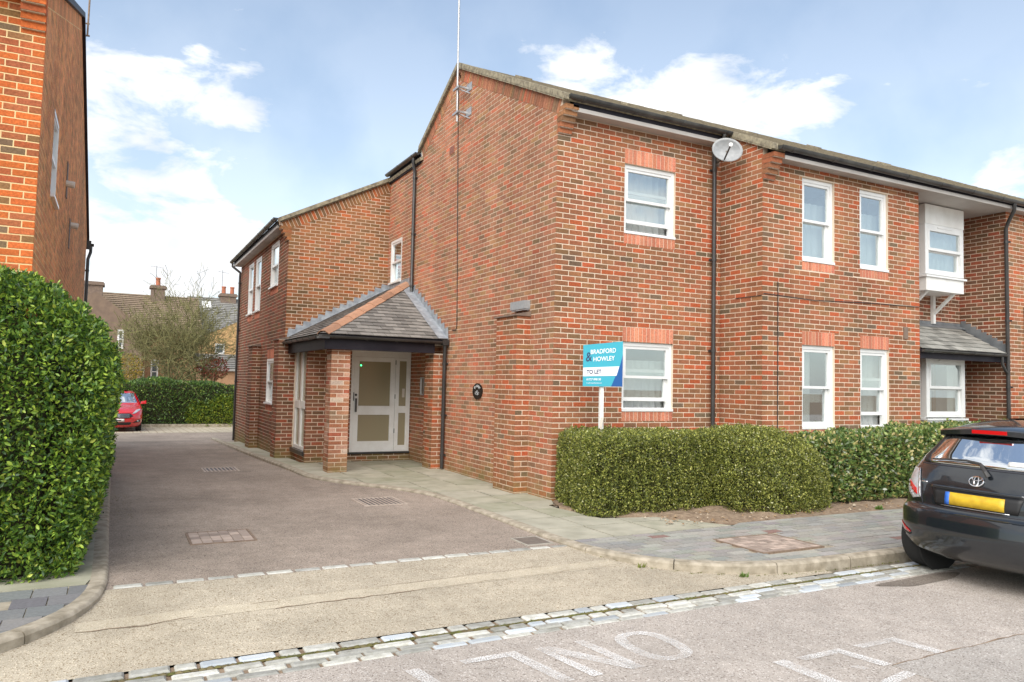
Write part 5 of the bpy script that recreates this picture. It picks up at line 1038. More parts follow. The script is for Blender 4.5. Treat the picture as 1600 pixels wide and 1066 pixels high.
# estate board
SB = thing('letting_board', 'cyan and white letting board on a white post standing in the clipped hedge', 'sign', (.40, -.62, 0))
ang = RAD(-14); bu = Vector((math.cos(ang), math.sin(ang), 0)); bn = Vector((math.sin(ang), -math.cos(ang), 0)); bc = Vector((.392, -.66, 1.90))
def bf(a, b, d=0): return bc+bu*a+Vector((0, 0, b))+bn*d
hw_ = .285
def quadq(a, b): # board outline: left edge a little shorter, top edge rising to the right
    t_ = (a+hw_)/(2*hw_); lo = -.305+.006*t_; hi = .25+.07*t_; return lo+(hi-lo)*(b+.3)/.6
def board_fn(d): return lambda a, b, e: bf(a, quadq(a, b), e)
ol = [(-hw_, -.3), (hw_, -.3), (hw_, .3), (-hw_, .3)]; bo = MB().prism(ol, board_fn(0), -.006, .0).build('board', 'sign_cyan', SB)
def decal(pts, mat, name, d): MB().prism(pts, board_fn(0), d-.001, d).build(name, mat, bo)
decal([(.285, -.3), (.285, .12), (.245, -.02), (.12, -.3)], 'sign_navy', 'panel', .0016); decal([(-hw_, -.155), (.195, -.155), (.235, -.03), (-hw_, -.03)], 'sign_white', 'panel', .0028)
tf_ = lambda ox, oy: (lambda x, y: bf(ox+x, quadq(ox+x, oy+y), .0042))
text_mesh('BRADFORD', .088, 'letters', 'sign_white', bo, tf_(-.185, .16), sx=.80, bold=.012); text_mesh('HOWLEY', .088, 'letters', 'sign_white', bo, tf_(-.145, .055), sx=.84, bold=.012)
text_mesh('&', .19, 'ampersand', 'sign_ink', bo, tf_(-.25, .06), sx=.75); text_mesh('TO LET', .078, 'letters', 'sign_ink', bo, tf_(-.235, -.12), sx=.82, bold=.035); text_mesh('01727 898150', .042, 'letters', 'sign_white', bo, tf_(-.235, -.215), sx=.85, bold=.02); text_mesh('bradfordandhowley.com', .026, 'letters', 'sign_white', bo, tf_(-.235, -.26), sx=.85)
MB().box(.375, -.635, -.05, .43, -.595, 1.62).build('post', 'white_paint', SB); MB().tube([(.40, -.66, 1.18), (.33, -.66, .86)], .018, 6).build('stake', 'cream_paint', SB)
# ------------------------------------------------------------------ vegetation
def snoise(p, f, seed=0):
    r = np.random.default_rng(seed); v = np.zeros(len(p))
    for k in range(6): d = r.normal(size=3); d /= np.linalg.norm(d); v += np.sin(p@d*f*(.7+.25*k)+r.uniform(0, 6.28))
    return v/6
def smax(a, b, k): return k*np.logaddexp(a/k, b/k)
def shell_points(f, lo, hi, n, depth, batches=12, core=False):
    P = []; Nn = []; got = 0; lo, hi = np.array(lo), np.array(hi)
    for _ in range(batches*6):
        p = rng.uniform(lo, hi, (60000, 3)); v = f(p); m_ = (v < 0.0) & (v > -depth); p = p[m_]; v = v[m_]
        keep = rng.uniform(size=len(p)) < np.exp(v/depth*1.1); p = p[keep]
        if len(p) == 0: continue
        e = .02; g = np.stack([f(p+np.eye(3)[i]*e)-f(p-np.eye(3)[i]*e) for i in range(3)], 1); g /= np.linalg.norm(g, axis=1, keepdims=True)+1e-9
        P.append(p); Nn.append(g); got += len(p)
        if got >= n: break
    return np.concatenate(P)[:n], np.concatenate(Nn)[:n]
def leaf_mesh(name, P, Nn, ln, wd, cols, weights, mat, up=.35, spread=.9, parts=4, fold=.25):
    n = len(P); r = rng.normal(size=(n, 3)); d = Nn*.9+r*spread*.8+np.array((0, 0, up)); d /= np.linalg.norm(d, axis=1, keepdims=True)
    q = rng.normal(size=(n, 3)); sd_ = np.cross(d, q); sd_ /= np.linalg.norm(sd_, axis=1, keepdims=True); nm = np.cross(sd_, d)
    s = rng.uniform(.65, 1.2, (n, 1)); l = ln*s; w_ = wd*s*rng.uniform(.8, 1.15, (n, 1)); b = P-d*l*.4
    if parts == 4:
        V = np.stack([b, b+d*l*.35+sd_*w_*.5-nm*w_*fold, b+d*l*.35-sd_*w_*.5-nm*w_*fold, b+d*l*.72+sd_*w_*.38-nm*w_*fold, b+d*l*.72-sd_*w_*.38-nm*w_*fold, b+d*l-nm*l*.12, b+d*l*.5], 1); tri = np.array([[0, 1, 6], [0, 6, 2], [1, 3, 6], [2, 6, 4], [3, 5, 6], [4, 6, 5]])
    else:
        V = np.stack([b, b+d*l*.5+sd_*w_*.5-nm*w_*fold, b+d*l, b+d*l*.5-sd_*w_*.5-nm*w_*fold], 1); tri = np.array([[0, 1, 2], [0, 2, 3]])
    k = V.shape[1]; F = (tri[None]+(np.arange(n)*k)[:, None, None]).reshape(-1, 3); nf = len(F)
    me = bpy.data.meshes.new(name); me.vertices.add(n*k); me.vertices.foreach_set('co', V.reshape(-1).astype(np.float32)); me.loops.add(nf*3); me.loops.foreach_set('vertex_index', F.reshape(-1).astype(np.int32))
    me.polygons.add(nf); me.polygons.foreach_set('loop_start', (np.arange(nf)*3).astype(np.int32)); 
    cols = np.array(cols); ci = rng.choice(len(cols), n, p=np.array(weights)/sum(weights)); c = cols[ci]*rng.uniform(.75, 1.25, (n, 1)); c4 = np.ones((n, k, 4), np.float32); c4[:, :, :3] = c[:, None, :]
    a = me.attributes.new('bcol', 'FLOAT_COLOR', 'POINT'); a.data.foreach_set('color', c4.reshape(-1)); me.materials.append(MATS[mat]); me.update(calc_edges=True); me.validate(); return me
def hedge(name, label, f, lo, hi, n, depth, ln, wd, cols, weights, mat, core, group=None, parts=4, cat='hedge'):
    P, Nn = shell_points(f, lo, hi, n, depth); base = ((lo[0]+hi[0])/2, (lo[1]+hi[1])/2, lo[2]); h = thing(name, label, cat, base, group)
    o = bpy.data.objects.new('foliage', leaf_mesh(name, P, Nn, ln, wd, cols, weights, mat, parts=parts)); col.objects.link(o); adopt(o, h); o['kind'] = 'stuff'
    cb = MB()
    for c in core:
        cb.box(*c)
    cb.build('stems', 'hedge_core', h); return h
# big glossy hedge on the left: curves round the drive corner
PZ = [-.1, .0, .25, .6, 1.1, 1.6, 1.85, 2.05, 2.25, 2.40, 2.47, 2.53]; PX = [-5.70, -5.67, -5.59, -5.52, -5.475, -5.45, -5.51, -5.63, -5.82, -6.04, -6.32, -7.4]
def fL(p):
    x, y, z = p.T; xr = np.interp(z, PZ, PX); back = np.clip((y-1.5)/5, 0, 1)*.05
    a = (x-xr-back)*np.interp(z, [0, 1.6, 2.3, 2.5], [1, 1, .6, .25]); b = -2.22-y+.10*np.clip(z-1.9, 0, 1)*2; c = z-2.54
    return smax(smax(a, b, .10), c, .04)+.045*snoise(p, 7, 3)+.035*snoise(p, 17, 4)+.075*snoise(p, 30, 5)-.005
hl_ = hedge('laurel_hedge', 'tall rounded glossy green hedge at the left edge beside the drive', fL, (-7.6, -2.35, 0), (-5.3, 4.8, 2.62), 150000, .22, .048, .021,
      [(.065, .14, .026), (.125, .225, .034), (.22, .345, .045), (.34, .46, .06), (.035, .08, .022), (.46, .52, .09)], [26, 27, 23, 15, 12, 2.5], 'leaf_gloss', [(-7.6, -1.95, 0, -5.95, 4.8, 2.05), (-5.95, -1.75, 0, -5.68, 4.8, 1.6), (-7.6, -1.9, 2.05, -6.3, 4.8, 2.25)])
def box_f(x0, y0, x1, y1, h, k, n1=.04, seed=1, r=.0, tap=0.0):
    cx_, cy_, hx, hy = (x0+x1)/2, (y0+y1)/2, (x1-x0)/2, (y1-y0)/2
    def f(p):
        x, y, z = p.T; a = np.abs(x-cx_)-hx+tap*np.clip(z-.5*h, 0, 2); b = np.abs(y-cy_)-hy+tap*np.clip(z-.5*h, 0, 2); return smax(smax(a, b, k), z-h, k*.7)+n1*snoise(p, 6, seed)+n1*.8*snoise(p, 19, seed+9)+.055*snoise(p, 36, seed+5)
    return f
SMALL = [(.13, .155, .038), (.22, .25, .05), (.34, .36, .075), (.50, .49, .14), (.065, .085, .026), (.60, .60, .34)]
f1b = box_f(-.36, -1.42, 2.02, -.04, 1.0, .07, .05, 11, tap=.05)
def f1(p): return smax(f1b(p), np.interp(p[:, 1], [-1.4, -1.1, 0], [-.26, -.25, .03])-p[:, 0]+.03*snoise(p, 30, 77), .05)
hedge('clipped_hedge', 'low clipped box hedge under the ground-floor window, letting board standing in it', f1, (-.5, -1.55, 0), (2.5, .02, 1.1), 95000, .14, .031, .017, SMALL, [24, 28, 20, 10, 14, 3], 'leaf_soft', [(.12, -1.2, 0, 1.75, -.15, .82)], 'low hedges in the planting bed', parts=2)
def f2(p):
    x, y, z = p.T; q = (np.abs((x-2.58)/.88)**3.0+np.abs((y+1.15)/.98)**3.0+np.abs(z/1.07)**3.4)**(1/3.0); return (q-1)*.75+.035*snoise(p, 5, 21)+.025*snoise(p, 19, 22)+.055*snoise(p, 36, 23)
hedge('clipped_shrub', 'rounded clipped shrub bulging forward at the end of the box hedge', f2, (1.4, -2.25, 0), (3.6, -.1, 1.2), 80000, .15, .031, .017, SMALL, [22, 28, 22, 12, 14, 4], 'leaf_soft', [(2.1, -1.7, 0, 3.05, -.6, .75)], 'low hedges in the planting bed', parts=2)
def f3(p):
    x, y, z = p.T; h = np.interp(x, [3.3, 4.2, 6.5, 9.5], [.90, .98, 1.07, 1.12]); a = 3.50-x+.15*np.clip(z-.5, 0, 1); b = np.abs(y+1.32)-.56+.10*np.abs(z-.6); return smax(smax(a, b, .08), z-h, .05)+.04*snoise(p, 5, 31)+.03*snoise(p, 15, 32)+.06*snoise(p, 26, 33)
hedge('glossy_hedge', 'broad-leaved glossy hedge with yellowish top behind the black car', f3, (3.2, -2.0, .05), (10.5, -.6, 1.25), 60000, .18, .062, .034, [(.10, .17, .05), (.17, .25, .065), (.26, .32, .09), (.44, .40, .15), (.07, .12, .035), (.55, .46, .20), (.50, .54, .42)], [26, 26, 18, 12, 14, 6, 5], 'leaf_gloss', [(3.8, -1.6, 0, 10.4, -1.0, .8)], 'low hedges in the planting bed', parts=4)
# rear hedge across the end of the yard
def f4(p):
    x, y, z = p.T; h = 1.42+.10*np.sin(x*1.3)+.06*np.sin(x*3.1+1); b = np.abs(y-26.5)-.75; return smax(b, z-h, .12)+.10*snoise(p, 2.5, 41)+.05*snoise(p, 7, 42)
hedge('boundary_hedge', 'dense green boundary hedge across the far end of the yard', f4, (-9.5, 25.5, -.53), (2.5, 27.5, 1.75), 42000, .28, .10, .05, [(.06, .115, .035), (.10, .18, .045), (.15, .26, .055), (.26, .36, .07), (.04, .08, .025)], [28, 30, 20, 10, 12], 'leaf_gloss', [(-9.5, 26.0, -.55, 2.4, 27.0, 1.25)], parts=2)
def f4b(p):
    x, y, z = p.T; q = np.sqrt(((x+1.2)/1.9)**2+((y-25.9)/.36)**2+((z+.15)/.95)**2); return (q-1)*.35+.16*snoise(p, 3.2, 51)+.05*snoise(p, 9, 52)
hedge('yellow_shrub', 'bright yellow-green shrub at the foot of the boundary hedge', f4b, (-3.6, 25.2, -.53), (.6, 26.3, .9), 9000, .2, .08, .04, [(.22, .30, .03), (.34, .38, .04), (.12, .20, .03)], [4, 3, 3], 'leaf_soft', [(-2.2, 25.85, -.55, -.6, 25.98, -.1)], parts=2, cat='shrub')
def ball(cx_, cy_, cz_, rx, rz, seed): return lambda p: (np.sqrt(((p[:, 0]-cx_)/rx)**2+((p[:, 1]-cy_)/rx)**2+((p[:, 2]-cz_)/rz)**2)-1)*.5+.15*snoise(p, 3, seed)
def shrub(name, label, px_, py_, Y, rx, rz, cols, n, seed):
    c = at(px_, py_, 1, Y); h = thing(name, label, 'shrub', (c[0], Y, -.55)); P, Nn = shell_points(ball(c[0], Y, c[2], rx, rz, seed), c-np.array((rx, rx, rz))*1.2, c+np.array((rx, rx, rz))*1.2, n, .45)
    o = bpy.data.objects.new('foliage', leaf_mesh(name, P, Nn, .12, .05, cols, [1]*len(cols), 'leaf_soft', parts=2)); col.objects.link(o); adopt(o, h); o['kind'] = 'stuff'
    mb = MB()
    for _ in range(7): mb.tube([(c[0]+random.uniform(-.1, .1), Y, -.55), (c[0]+random.uniform(-rx, rx)*.6, Y+random.uniform(-rx, rx)*.5, c[2])], [.035, .012], 5)
    mb.build('stems', 'bark', h)
shrub('red_shrub', 'red-leaved shrub showing above the boundary hedge', 332, 574, 30.5, .75, .55, [(.42, .07, .05), (.30, .06, .05), (.36, .16, .08), (.14, .13, .04)], 1500, 61)
shrub('yellow_bush', 'small yellow-leaved bush behind the tall hedge', 203, 574, 30.0, .55, .6, [(.50, .33, .05), (.40, .28, .05), (.25, .24, .05)], 900, 62)
shrub('green_bush', 'pale green bush behind the bare tree trunks', 279, 568, 34.0, .9, 1.0, [(.20, .23, .10), (.25, .28, .12), (.15, .17, .08)], 1600, 63)
# bare tree
def bare_tree(name, label, base, height, seed, width=1.0, dens=3):
    rd = random.Random(seed); t_ = thing(name, label, 'tree', base); tr = MB(); tw = MB(); budget = [5200]
    def grow(p, d, r, l, depth):
        n = 4 if depth < 4 else 3; pts = [p]; rs = [r]; dd = d.copy()
        for i in range(n):
            dd = (dd+Vector((rd.uniform(-1, 1), rd.uniform(-1, 1), rd.uniform(-.5, .7)))*(.30 if depth else .12)).normalized(); p = p+dd*(l/n); pts.append(p); rs.append(max(.0085, r*(1-.42*(i+1)/n)))
        (tr if depth < 3 else tw).tube([tuple(q) for q in pts], rs, 8 if depth < 2 else (5 if depth < 4 else 3)); budget[0] -= 1
        if depth >= 7 or budget[0] < 0 or l < .10: return
        k = (5 if depth == 0 else rd.choice([dens, dens, dens+1]) if depth < 5 else rd.choice([2, 3]))
        for j in range(k):
            i = n if (j == 0 or depth == 0) else rd.choice([n, n-1, 2, 1][:n]); q = pts[i]; az = rd.uniform(0, 6.28) if depth else 6.28*j/k+rd.uniform(-.4, .4); el = rd.uniform(.35, 1.05)
            o_ = dd.orthogonal().normalized(); o_.rotate(Matrix.Rotation(az, 3, dd)); nd_ = (dd*math.cos(el)+o_*math.sin(el)*width+Vector((0, 0, .22 if depth < 3 else (.05 if depth < 5 else .12)))).normalized()
            grow(q, nd_, rs[i]*rd.uniform(.5, .74), l*rd.uniform(.62, .88)*(1.35 if depth == 0 else 1), depth+1)
    grow(Vector(base), Vector((rd.uniform(-.12, .12), 0, 1)).normalized(), .025*height, height*.27, 0)
    tr.build('trunk', 'bark', t_, smooth=True); tw.build('twigs', 'bark', t_, kind='stuff'); return t_
tb = at(258, 640, 1, 29.0); bare_tree('bare_tree', 'mossy bare fruit tree with a dense twiggy crown beyond the hedge', (float(tb[0]), 29.0, -.55), 5.9, 5, 1.15)
tb2 = at(308, 640, 1, 30.5); bare_tree('bare_tree', 'slimmer bare tree right of the mossy one, beyond the hedge', (float(tb2[0]), 30.5, -.55), 5.4, 12, .8, 2)
tb3 = at(214, 640, 1, 31.5); bare_tree('bare_tree', 'thin leafless sapling left of the mossy tree', (float(tb3[0]), 31.5, -.55), 4.6, 23, .8, 2)
# ------------------------------------------------------------------ houses beyond
def wall_box(parent, x0, y0, z0, x1, y1, z1, mat, name='wall'): return MB().box(x0, y0, z0, x1, y1, z1).build(name, mat, parent)
def X_(px_, py_, Y): return float(at(px_, py_, 1, Y)[0])
def Z_(px_, py_, Y): return float(at(px_, py_, 1, Y)[2])
def far_window(parent, x0, x1, z0, z1, Y):
    mb = MB(); fn = lambda a, b, d: (a, Y-d, b); bars(mb, fn, x0, z0, x1, z1, .10, 0, .06); f = mb.build('window', 'white_paint', parent); MB().prism([(x0+.1, z0+.1), (x1-.1, z0+.1), (x1-.1, z1-.1), (x0+.1, z1-.1)], fn, .002, .02).build('pane', 'glass_far', f); MB().prism([(x0+.1, (z0+z1)/2-.03), (x1-.1, (z0+z1)/2-.03), (x1-.1, (z0+z1)/2+.03), (x0+.1, (z0+z1)/2+.03)], fn, .02, .05).build('glazing_bar', 'white_paint', f)
simple('glass_far', (.10, .12, .14), .08)
def far_roof(parent, x0, x1, ye, yr, ze, zr, mat, th=.15, rows=18, cols_=None):
    d = MB(); fn = lambda a, b, e: (a, ye+(yr-ye)*b, ze+(zr-ze)*b+e); d.prism([(x0, 0), (x1, 0), (x1, 1), (x0, 1)], fn, -th, 0); o = d.build('roof', mat, parent); b_ = MB()
    for i in range(rows): v = i/rows; b_.prism([(x0, v), (x1, v), (x1, v+1/rows), (x0, v+1/rows)], lambda a, b, e, v=v: fn(a, b, .06*(1-(b-v)*rows)+e), .005, .012)
    b_.build('tile_courses', mat, o, kind='stuff'); return o
def chimney(parent, px_, py_top, py_bot, Y, w_, pots, mat='far_chimney'):
    x = X_(px_, py_top, Y); z1 = Z_(px_, py_top, Y); z0 = Z_(px_, py_bot, Y)-.6; mb = MB(); mb.box(x-w_/2, Y-w_/2, z0, x+w_/2, Y+w_/2, z1-.25); mb.box(x-w_/2-.1, Y-w_/2-.1, z1-.25, x+w_/2+.1, Y+w_/2+.1, z1-.08); mb.box(x-w_/2-.04, Y-w_/2-.04, z1-.08, x+w_/2+.04, Y+w_/2+.04, z1); c = mb.build('chimney', mat, parent)
    for i in range(pots): xx = x+(i-(pots-1)/2)*w_*.55; MB().lathe((xx, Y, z1), (0, 0, 1), [(.17, 0), (.15, .5), (.18, .52), (.18, .62), (.12, .62)], 12).build('chimney_pot', 'terracotta', c)
    return c
slate_far = simple('slate_far', (.23, .22, .205), .8, (.31, .30, .275), 4); simple('slate_dark', (.14, .135, .13), .8, (.19, .185, .175), 5); simple('clay_far', (.21, .15, .105), .9, (.28, .21, .14), 6)
YA = 50.0
HA = thing('terraced_house', 'brown-tiled terraced house with a chimney behind the bare tree', 'house', (X_(200, 560, YA), YA, -.7))
x0, x1 = X_(138, 460, YA)-6, X_(318, 470, YA); ze = Z_(230, 515, YA); zr = Z_(230, 461, YA+4)
wall_box(HA, x0, YA, -.8, x1, YA+8.5, ze, 'far_brick'); far_roof(HA, x0, x1, YA-.3, YA+4, ze, zr, 'clay_far'); far_roof(HA, x0, x1, YA+8.6, YA+4, ze, zr, 'clay_far', rows=2); chimney(HA, 247, 447, 475, YA+3.6, .95, 1); chimney(HA, 145, 441, 470, YA+1.0, 1.3, 0)
xo = X_(196, 500, 43.5); oo = MB(); fn = lambda a, b, d: (a, 43.5+d, b)
zA, zB = Z_(150, 452, 43.5), Z_(205, 500, 43.5); xa_ = X_(150, 460, 43.5)
oo.prism([(xa_-5, -.8), (xo+1.0, -.8), (xo+1.0, zB-.3), (xa_, zA-.15), (xa_-5, zB-1.2)], fn, 0, 6.3); oo.build('outrigger', 'far_brown', HA)
far_window(HA, X_(184, 515, 43.4), X_(191, 515, 43.4)+.1, Z_(187, 545, 43.4), Z_(187, 515, 43.4), 43.49); far_window(HA, X_(235, 580, YA), X_(247, 580, YA), Z_(240, 600, YA), Z_(240, 562, YA), YA-.01); far_window(HA, X_(212, 575, YA), X_(226, 575, YA), Z_(218, 605, YA), Z_(218, 575, YA), YA-.01)
YB = 53.0
HB = thing('slate_house', 'grey slate-roofed house with twin chimney pots and a skylight', 'house', (X_(345, 560, YB), YB, -.7))
x0, x1 = X_(305, 470, YB), X_(375, 470, YB)+9; ze = Z_(345, 516, YB); zr = Z_(345, 466, YB+4.6); wall_box(HB, x0, YB, -.8, x1, YB+9, ze, 'far_brick'); rB = far_roof(HB, x0-.2, x1, YB-.3, YB+4.6, ze, zr, 'slate_far'); far_roof(HB, x0-.2, x1, YB+9.3, YB+4.6, ze, zr, 'slate_far', rows=2); chimney(HB, 356, 460, 478, YB+4.4, 1.2, 2)
sk = lambda a, b, d: (a, YB-.3+4.9*b, ze+(zr-ze)*b+d); MB().prism([(X_(316, 480, YB+3), .62), (X_(330, 480, YB+3), .62), (X_(330, 480, YB+3), .80), (X_(316, 480, YB+3), .80)], sk, .02, .16).build('skylight', 'plate_white', rB)
YC = 45.0
HC = thing('ochre_outbuilding', 'yellow-brick gabled rear wing with one small white window', 'house', (X_(350, 560, YC), YC, -.7)); x0 = X_(318, 540, YC); x1 = X_(372, 540, YC)+7; zl = Z_(318, 525, YC); xm = X_(374, 505, YC)+1.2; zm_ = Z_(374, 504, YC)+.7
MB().prism([(x0, -.8), (x1, -.8), (x1, zl), (xm, zm_), (x0, zl)], lambda a, b, d: (a, YC+d, b), 0, 7).build('wall', 'far_brick_ochre', HC)
for (a, c, za, zc) in ((x0-.2, xm, zl-.05, zm_+.1), (xm, x1+.2, zm_+.1, zl-.05)): MB().prism([(a, za), (c, zc), (c, zc+.14), (a, za+.14)], lambda p, q, d: (p, YC-.1+d, q), 0, 7.2).build('roof', 'slate_dark', HC)
far_window(HC, X_(335.5, 545, YC), X_(350.5, 545, YC), Z_(342, 553, YC), Z_(342, 537, YC), YC-.01)
YD = 41.0
HD = thing('lean_to', 'low slate-roofed lean-to in front of the yellow-brick wing', 'house', (X_(350, 580, YD), YD, -.7)); x0 = X_(316, 570, YD); x1 = X_(372, 570, YD)+6; ze = Z_(345, 576, YD); zr = Z_(345, 554, YD+3.8); wall_box(HD, x0, YD, -.8, x1, YD+3.9, ze, 'terracotta_wall' if 'terracotta_wall' in MATS else 'far_brick'); far_roof(HD, x0-.2, x1, YD-.25, YD+3.9, ze, zr, 'slate_far', rows=8)
for (px_, py_, Y, h) in ((346, 470, 58.0, 2.6), (244, 436, 53.6, 1.0)):
    x = X_(px_, py_, Y); z = Z_(px_, py_, Y); TA = thing('tv_aerial', 'thin rooftop aerial beyond the twin chimney pots' if h > 2 else 'small aerial on the single-pot chimney', 'aerial', (x, Y, z)); MB().tube([(x, Y, z-.3), (x, Y, z+h)], .03, 5).build('mast', 'galvanised', TA); MB().tube([(x-.4, Y, z+h*.95), (x+.5, Y, z+h*.9)], .02, 5).build('boom', 'galvanised', TA)
# ------------------------------------------------------------------ cars
class Car:
    def __init__(s, zs, xr, xf, hw, capr=.42, capf=.55, nr=2.5, nf=2.3): s.zs, s.xr, s.xf, s.hw, s.cr, s.cf, s.nr, s.nf = zs, xr, xf, hw, capr, capf, nr, nf
    def g(s, a, z): return float(np.interp(z, s.zs, a))
    def rear(s, y, z): h = s.g(s.hw, z); t_ = min(abs(y)/h, .9995); return s.g(s.xr, z)+s.cr*(1-(1-t_**s.nr)**(1/s.nr))
    def front(s, y, z): h = s.g(s.hw, z); t_ = min(abs(y)/h, .9995); return s.g(s.xf, z)-s.cf*(1-(1-t_**s.nf)**(1/s.nf))
    def body(s, mat, parent, M_=25, arches=()):
        zl = []
        for a, b in zip(s.zs, s.zs[1:]): n = max(1, int((b-a)/.03)); zl += [a+(b-a)*i/n for i in range(n)]
        zl.append(s.zs[-1]); mb = MB(); vs = []; th = [math.sin(math.pi*(i/(M_-1)-.5)) for i in range(M_)]
        for z in zl:
            h = s.g(s.hw, z); R_ = [(s.rear(h*t_, z), h*t_, z) for t_ in th]; F_ = [(s.front(h*t_, z), h*t_, z) for t_ in th[::-1]]; side = []
            x_a, x_b = R_[-1][0], F_[0][0]; S1 = [(x_a+(x_b-x_a)*i/12, h*(1+.004*math.sin(math.pi*i/12)), z) for i in range(1, 12)]; S2 = [(x_b+(x_a-x_b)*i/12, -h*(1+.004*math.sin(math.pi*i/12)), z) for i in range(1, 12)]; vs.append(R_+S1+F_+S2)
        k = len(vs[0]); V = [p for r_ in vs for p in r_]; fs = [(j*k+i, j*k+(i+1) % k, (j+1)*k+(i+1) % k, (j+1)*k+i) for j in range(len(vs)-1) for i in range(k)]
        fs.append(tuple(range(k-1, -1, -1))); fs.append(tuple((len(vs)-1)*k+i for i in range(k))); mb.add(V, fs); o = mb.build('body', mat, parent, keep=False)
        if arches:
            cut = MB()
            for (x, r_, yy) in arches:
                for sgn in (-1, 1): a, b = sorted((sgn*yy, sgn*1.2)); cut.tube([(x, a, r_*.95), (x, b, r_*.95)], r_, 28)
            co = cut.build('cutter', mat, None); md = o.modifiers.new('b', 'BOOLEAN'); md.operation = 'DIFFERENCE'; md.object = co; md.solver = 'EXACT'
            dg = bpy.context.evaluated_depsgraph_get(); me = bpy.data.meshes.new_from_object(o.evaluated_get(dg)); o.modifiers.clear()
            if len(me.polygons) > 100: o.data = me
            bpy.data.objects.remove(co)
        autosmooth(o, 38); return o
    def patch(s, name, mat, poly, parent, end='rear', off=.004, cell=.03, th=.0):
        ys = [p[0] for p in poly]; zs_ = [p[1] for p in poly]; mb = MB(); fx = (lambda y, z: s.rear(y, z)-off) if end == 'rear' else (lambda y, z: s.front(y, z)+off)
        ny = max(2, int((max(ys)-min(ys))/cell)); nz = max(2, int((max(zs_)-min(zs_))/cell)); W_, H_ = (max(ys)-min(ys))/ny, (max(zs_)-min(zs_))/nz; idx = {}; V = []; F_ = []
        for i in range(ny):
            for j in range(nz):
                p = clip_rect(poly, min(ys)+i*W_, min(zs_)+j*H_, min(ys)+(i+1)*W_, min(zs_)+(j+1)*H_)
                if len(p) < 3 or area(p) < 1e-7: continue
                f = []
                for q in p:
                    kq_ = (round(q[0], 5), round(q[1], 5))
                    if kq_ not in idx: idx[kq_] = len(V); V.append((fx(*q), q[0], q[1]))
                    if idx[kq_] not in f: f.append(idx[kq_])
                if len(f) >= 3: F_.append(tuple(f))
        mb.add(V, F_); o = mb.build(name, mat, parent, smooth=True, keep=False); md = o.modifiers.new('s', 'SOLIDIFY'); md.thickness = .003; md.offset = 0; return o
def wheel(parent, x, y, r, w_, side):
    mb = MB(); mb.lathe((x, y, r), (0, side, 0), [(r*.62, -w_/2), (r*.93, -w_/2), (r*.985, -w_*.38), (r, -w_*.2), (r, w_*.2), (r*.985, w_*.38), (r*.93, w_/2), (r*.62, w_/2), (r*.60, w_*.3), (r*.60, -w_*.3), (r*.62, -w_/2)], 36); o = mb.build('wheel', 'tyre', parent, keep=False); autosmooth(o, 40)
    mb = MB(); mb.lathe((x, y, r), (0, side, 0), [(0, w_*.22), (r*.12, w_*.24), (r*.2, w_*.16), (r*.2, w_*.05)], 20); mb.lathe((x, y, r), (0, side, 0), [(r*.52, w_*.36), (r*.615, w_*.42), (r*.615, -w_*.3)], 36)
    for k in range(10):
        a = 2*math.pi*k/10; ca, sa = math.cos(a), math.sin(a); mb.tube([(x+ca*r*.14, y+side*w_*.18, r+sa*r*.14), (x+ca*r*.56, y+side*w_*.33, r+sa*r*.56)], r*.045, 5)
    mb.build('rim', 'rim', o, keep=False); MB().lathe((x, y, r), (0, side, 0), [(0, -w_*.1), (r*.6, -w_*.1)], 24).build('brake_disc', 'dark_iron', o, keep=False)
BC = thing('parked_car', 'black hatchback parked at the kerb, seen from behind at the right edge', 'car', (1.19, -5.11, -.10))
car = Car([.20, .26, .34, .46, .58, .620, .635, .665, .76, .88, .98, 1.04, 1.10, 1.22, 1.33, 1.375, 1.41, 1.445, 1.465, 1.475],
          [.16, .06, .02, .0, .015, .03, .065, .085, .09, .12, .16, .19, .225, .32, .41, .46, .66, .90, 1.2, 1.6],
          [3.70, 3.80, 3.86, 3.88, 3.87, 3.86, 3.85, 3.84, 3.78, 3.55, 3.10, 2.86, 2.74, 2.50, 2.28, 2.18, 2.12, 2.05, 1.98, 1.85],
          [.74, .79, .825, .842, .847, .847, .846, .845, .840, .825, .80, .77, .738, .665, .600, .572, .545, .50, .42, .28], .50, .60, 2.7, 2.3)
bd = car.body('car_black', BC, arches=[(.56, .35, .60), (3.12, .345, .62)])
MB().box(.25, -.60, .22, 3.6, .60, .45).build('underbody', 'car_dark_trim', BC, keep=False); MB().tube([(.45, -.62, .30), (.45, .62, .30)], .045, 8).build('axle', 'car_dark_trim', BC, keep=False)
for x in (.56, 3.12):
    for sgn in (-1, 1): wheel(BC, x, sgn*.725, .305, .20, sgn); MB().lathe((x, sgn*.60, .33), (0, sgn, 0), [(0, 0), (.35, 0), (.355, .01)], 28).build('wheel_well', 'tyre', BC, keep=False)
gl = car.patch('rear_window', 'car_glass', [(-.60, 1.055), (.60, 1.055), (.615, 1.10), (.52, 1.325), (-.52, 1.325), (-.615, 1.10)], BC, off=.006)
car.patch('frit', 'car_dark_trim', [(.50, 1.055), (.60, 1.055), (.615, 1.10), (.52, 1.325), (.42, 1.325), (.47, 1.28), (.54, 1.12)], gl, off=.010); car.patch('frit', 'car_dark_trim', [(-.50, 1.055), (-.54, 1.12), (-.47, 1.28), (-.42, 1.325), (-.52, 1.325), (-.615, 1.10), (-.60, 1.055)], gl, off=.010)
car.patch('sticker', 'plate_white', [(-.36, 1.09), (-.22, 1.09), (-.22, 1.125), (-.36, 1.125)], gl, off=.012)
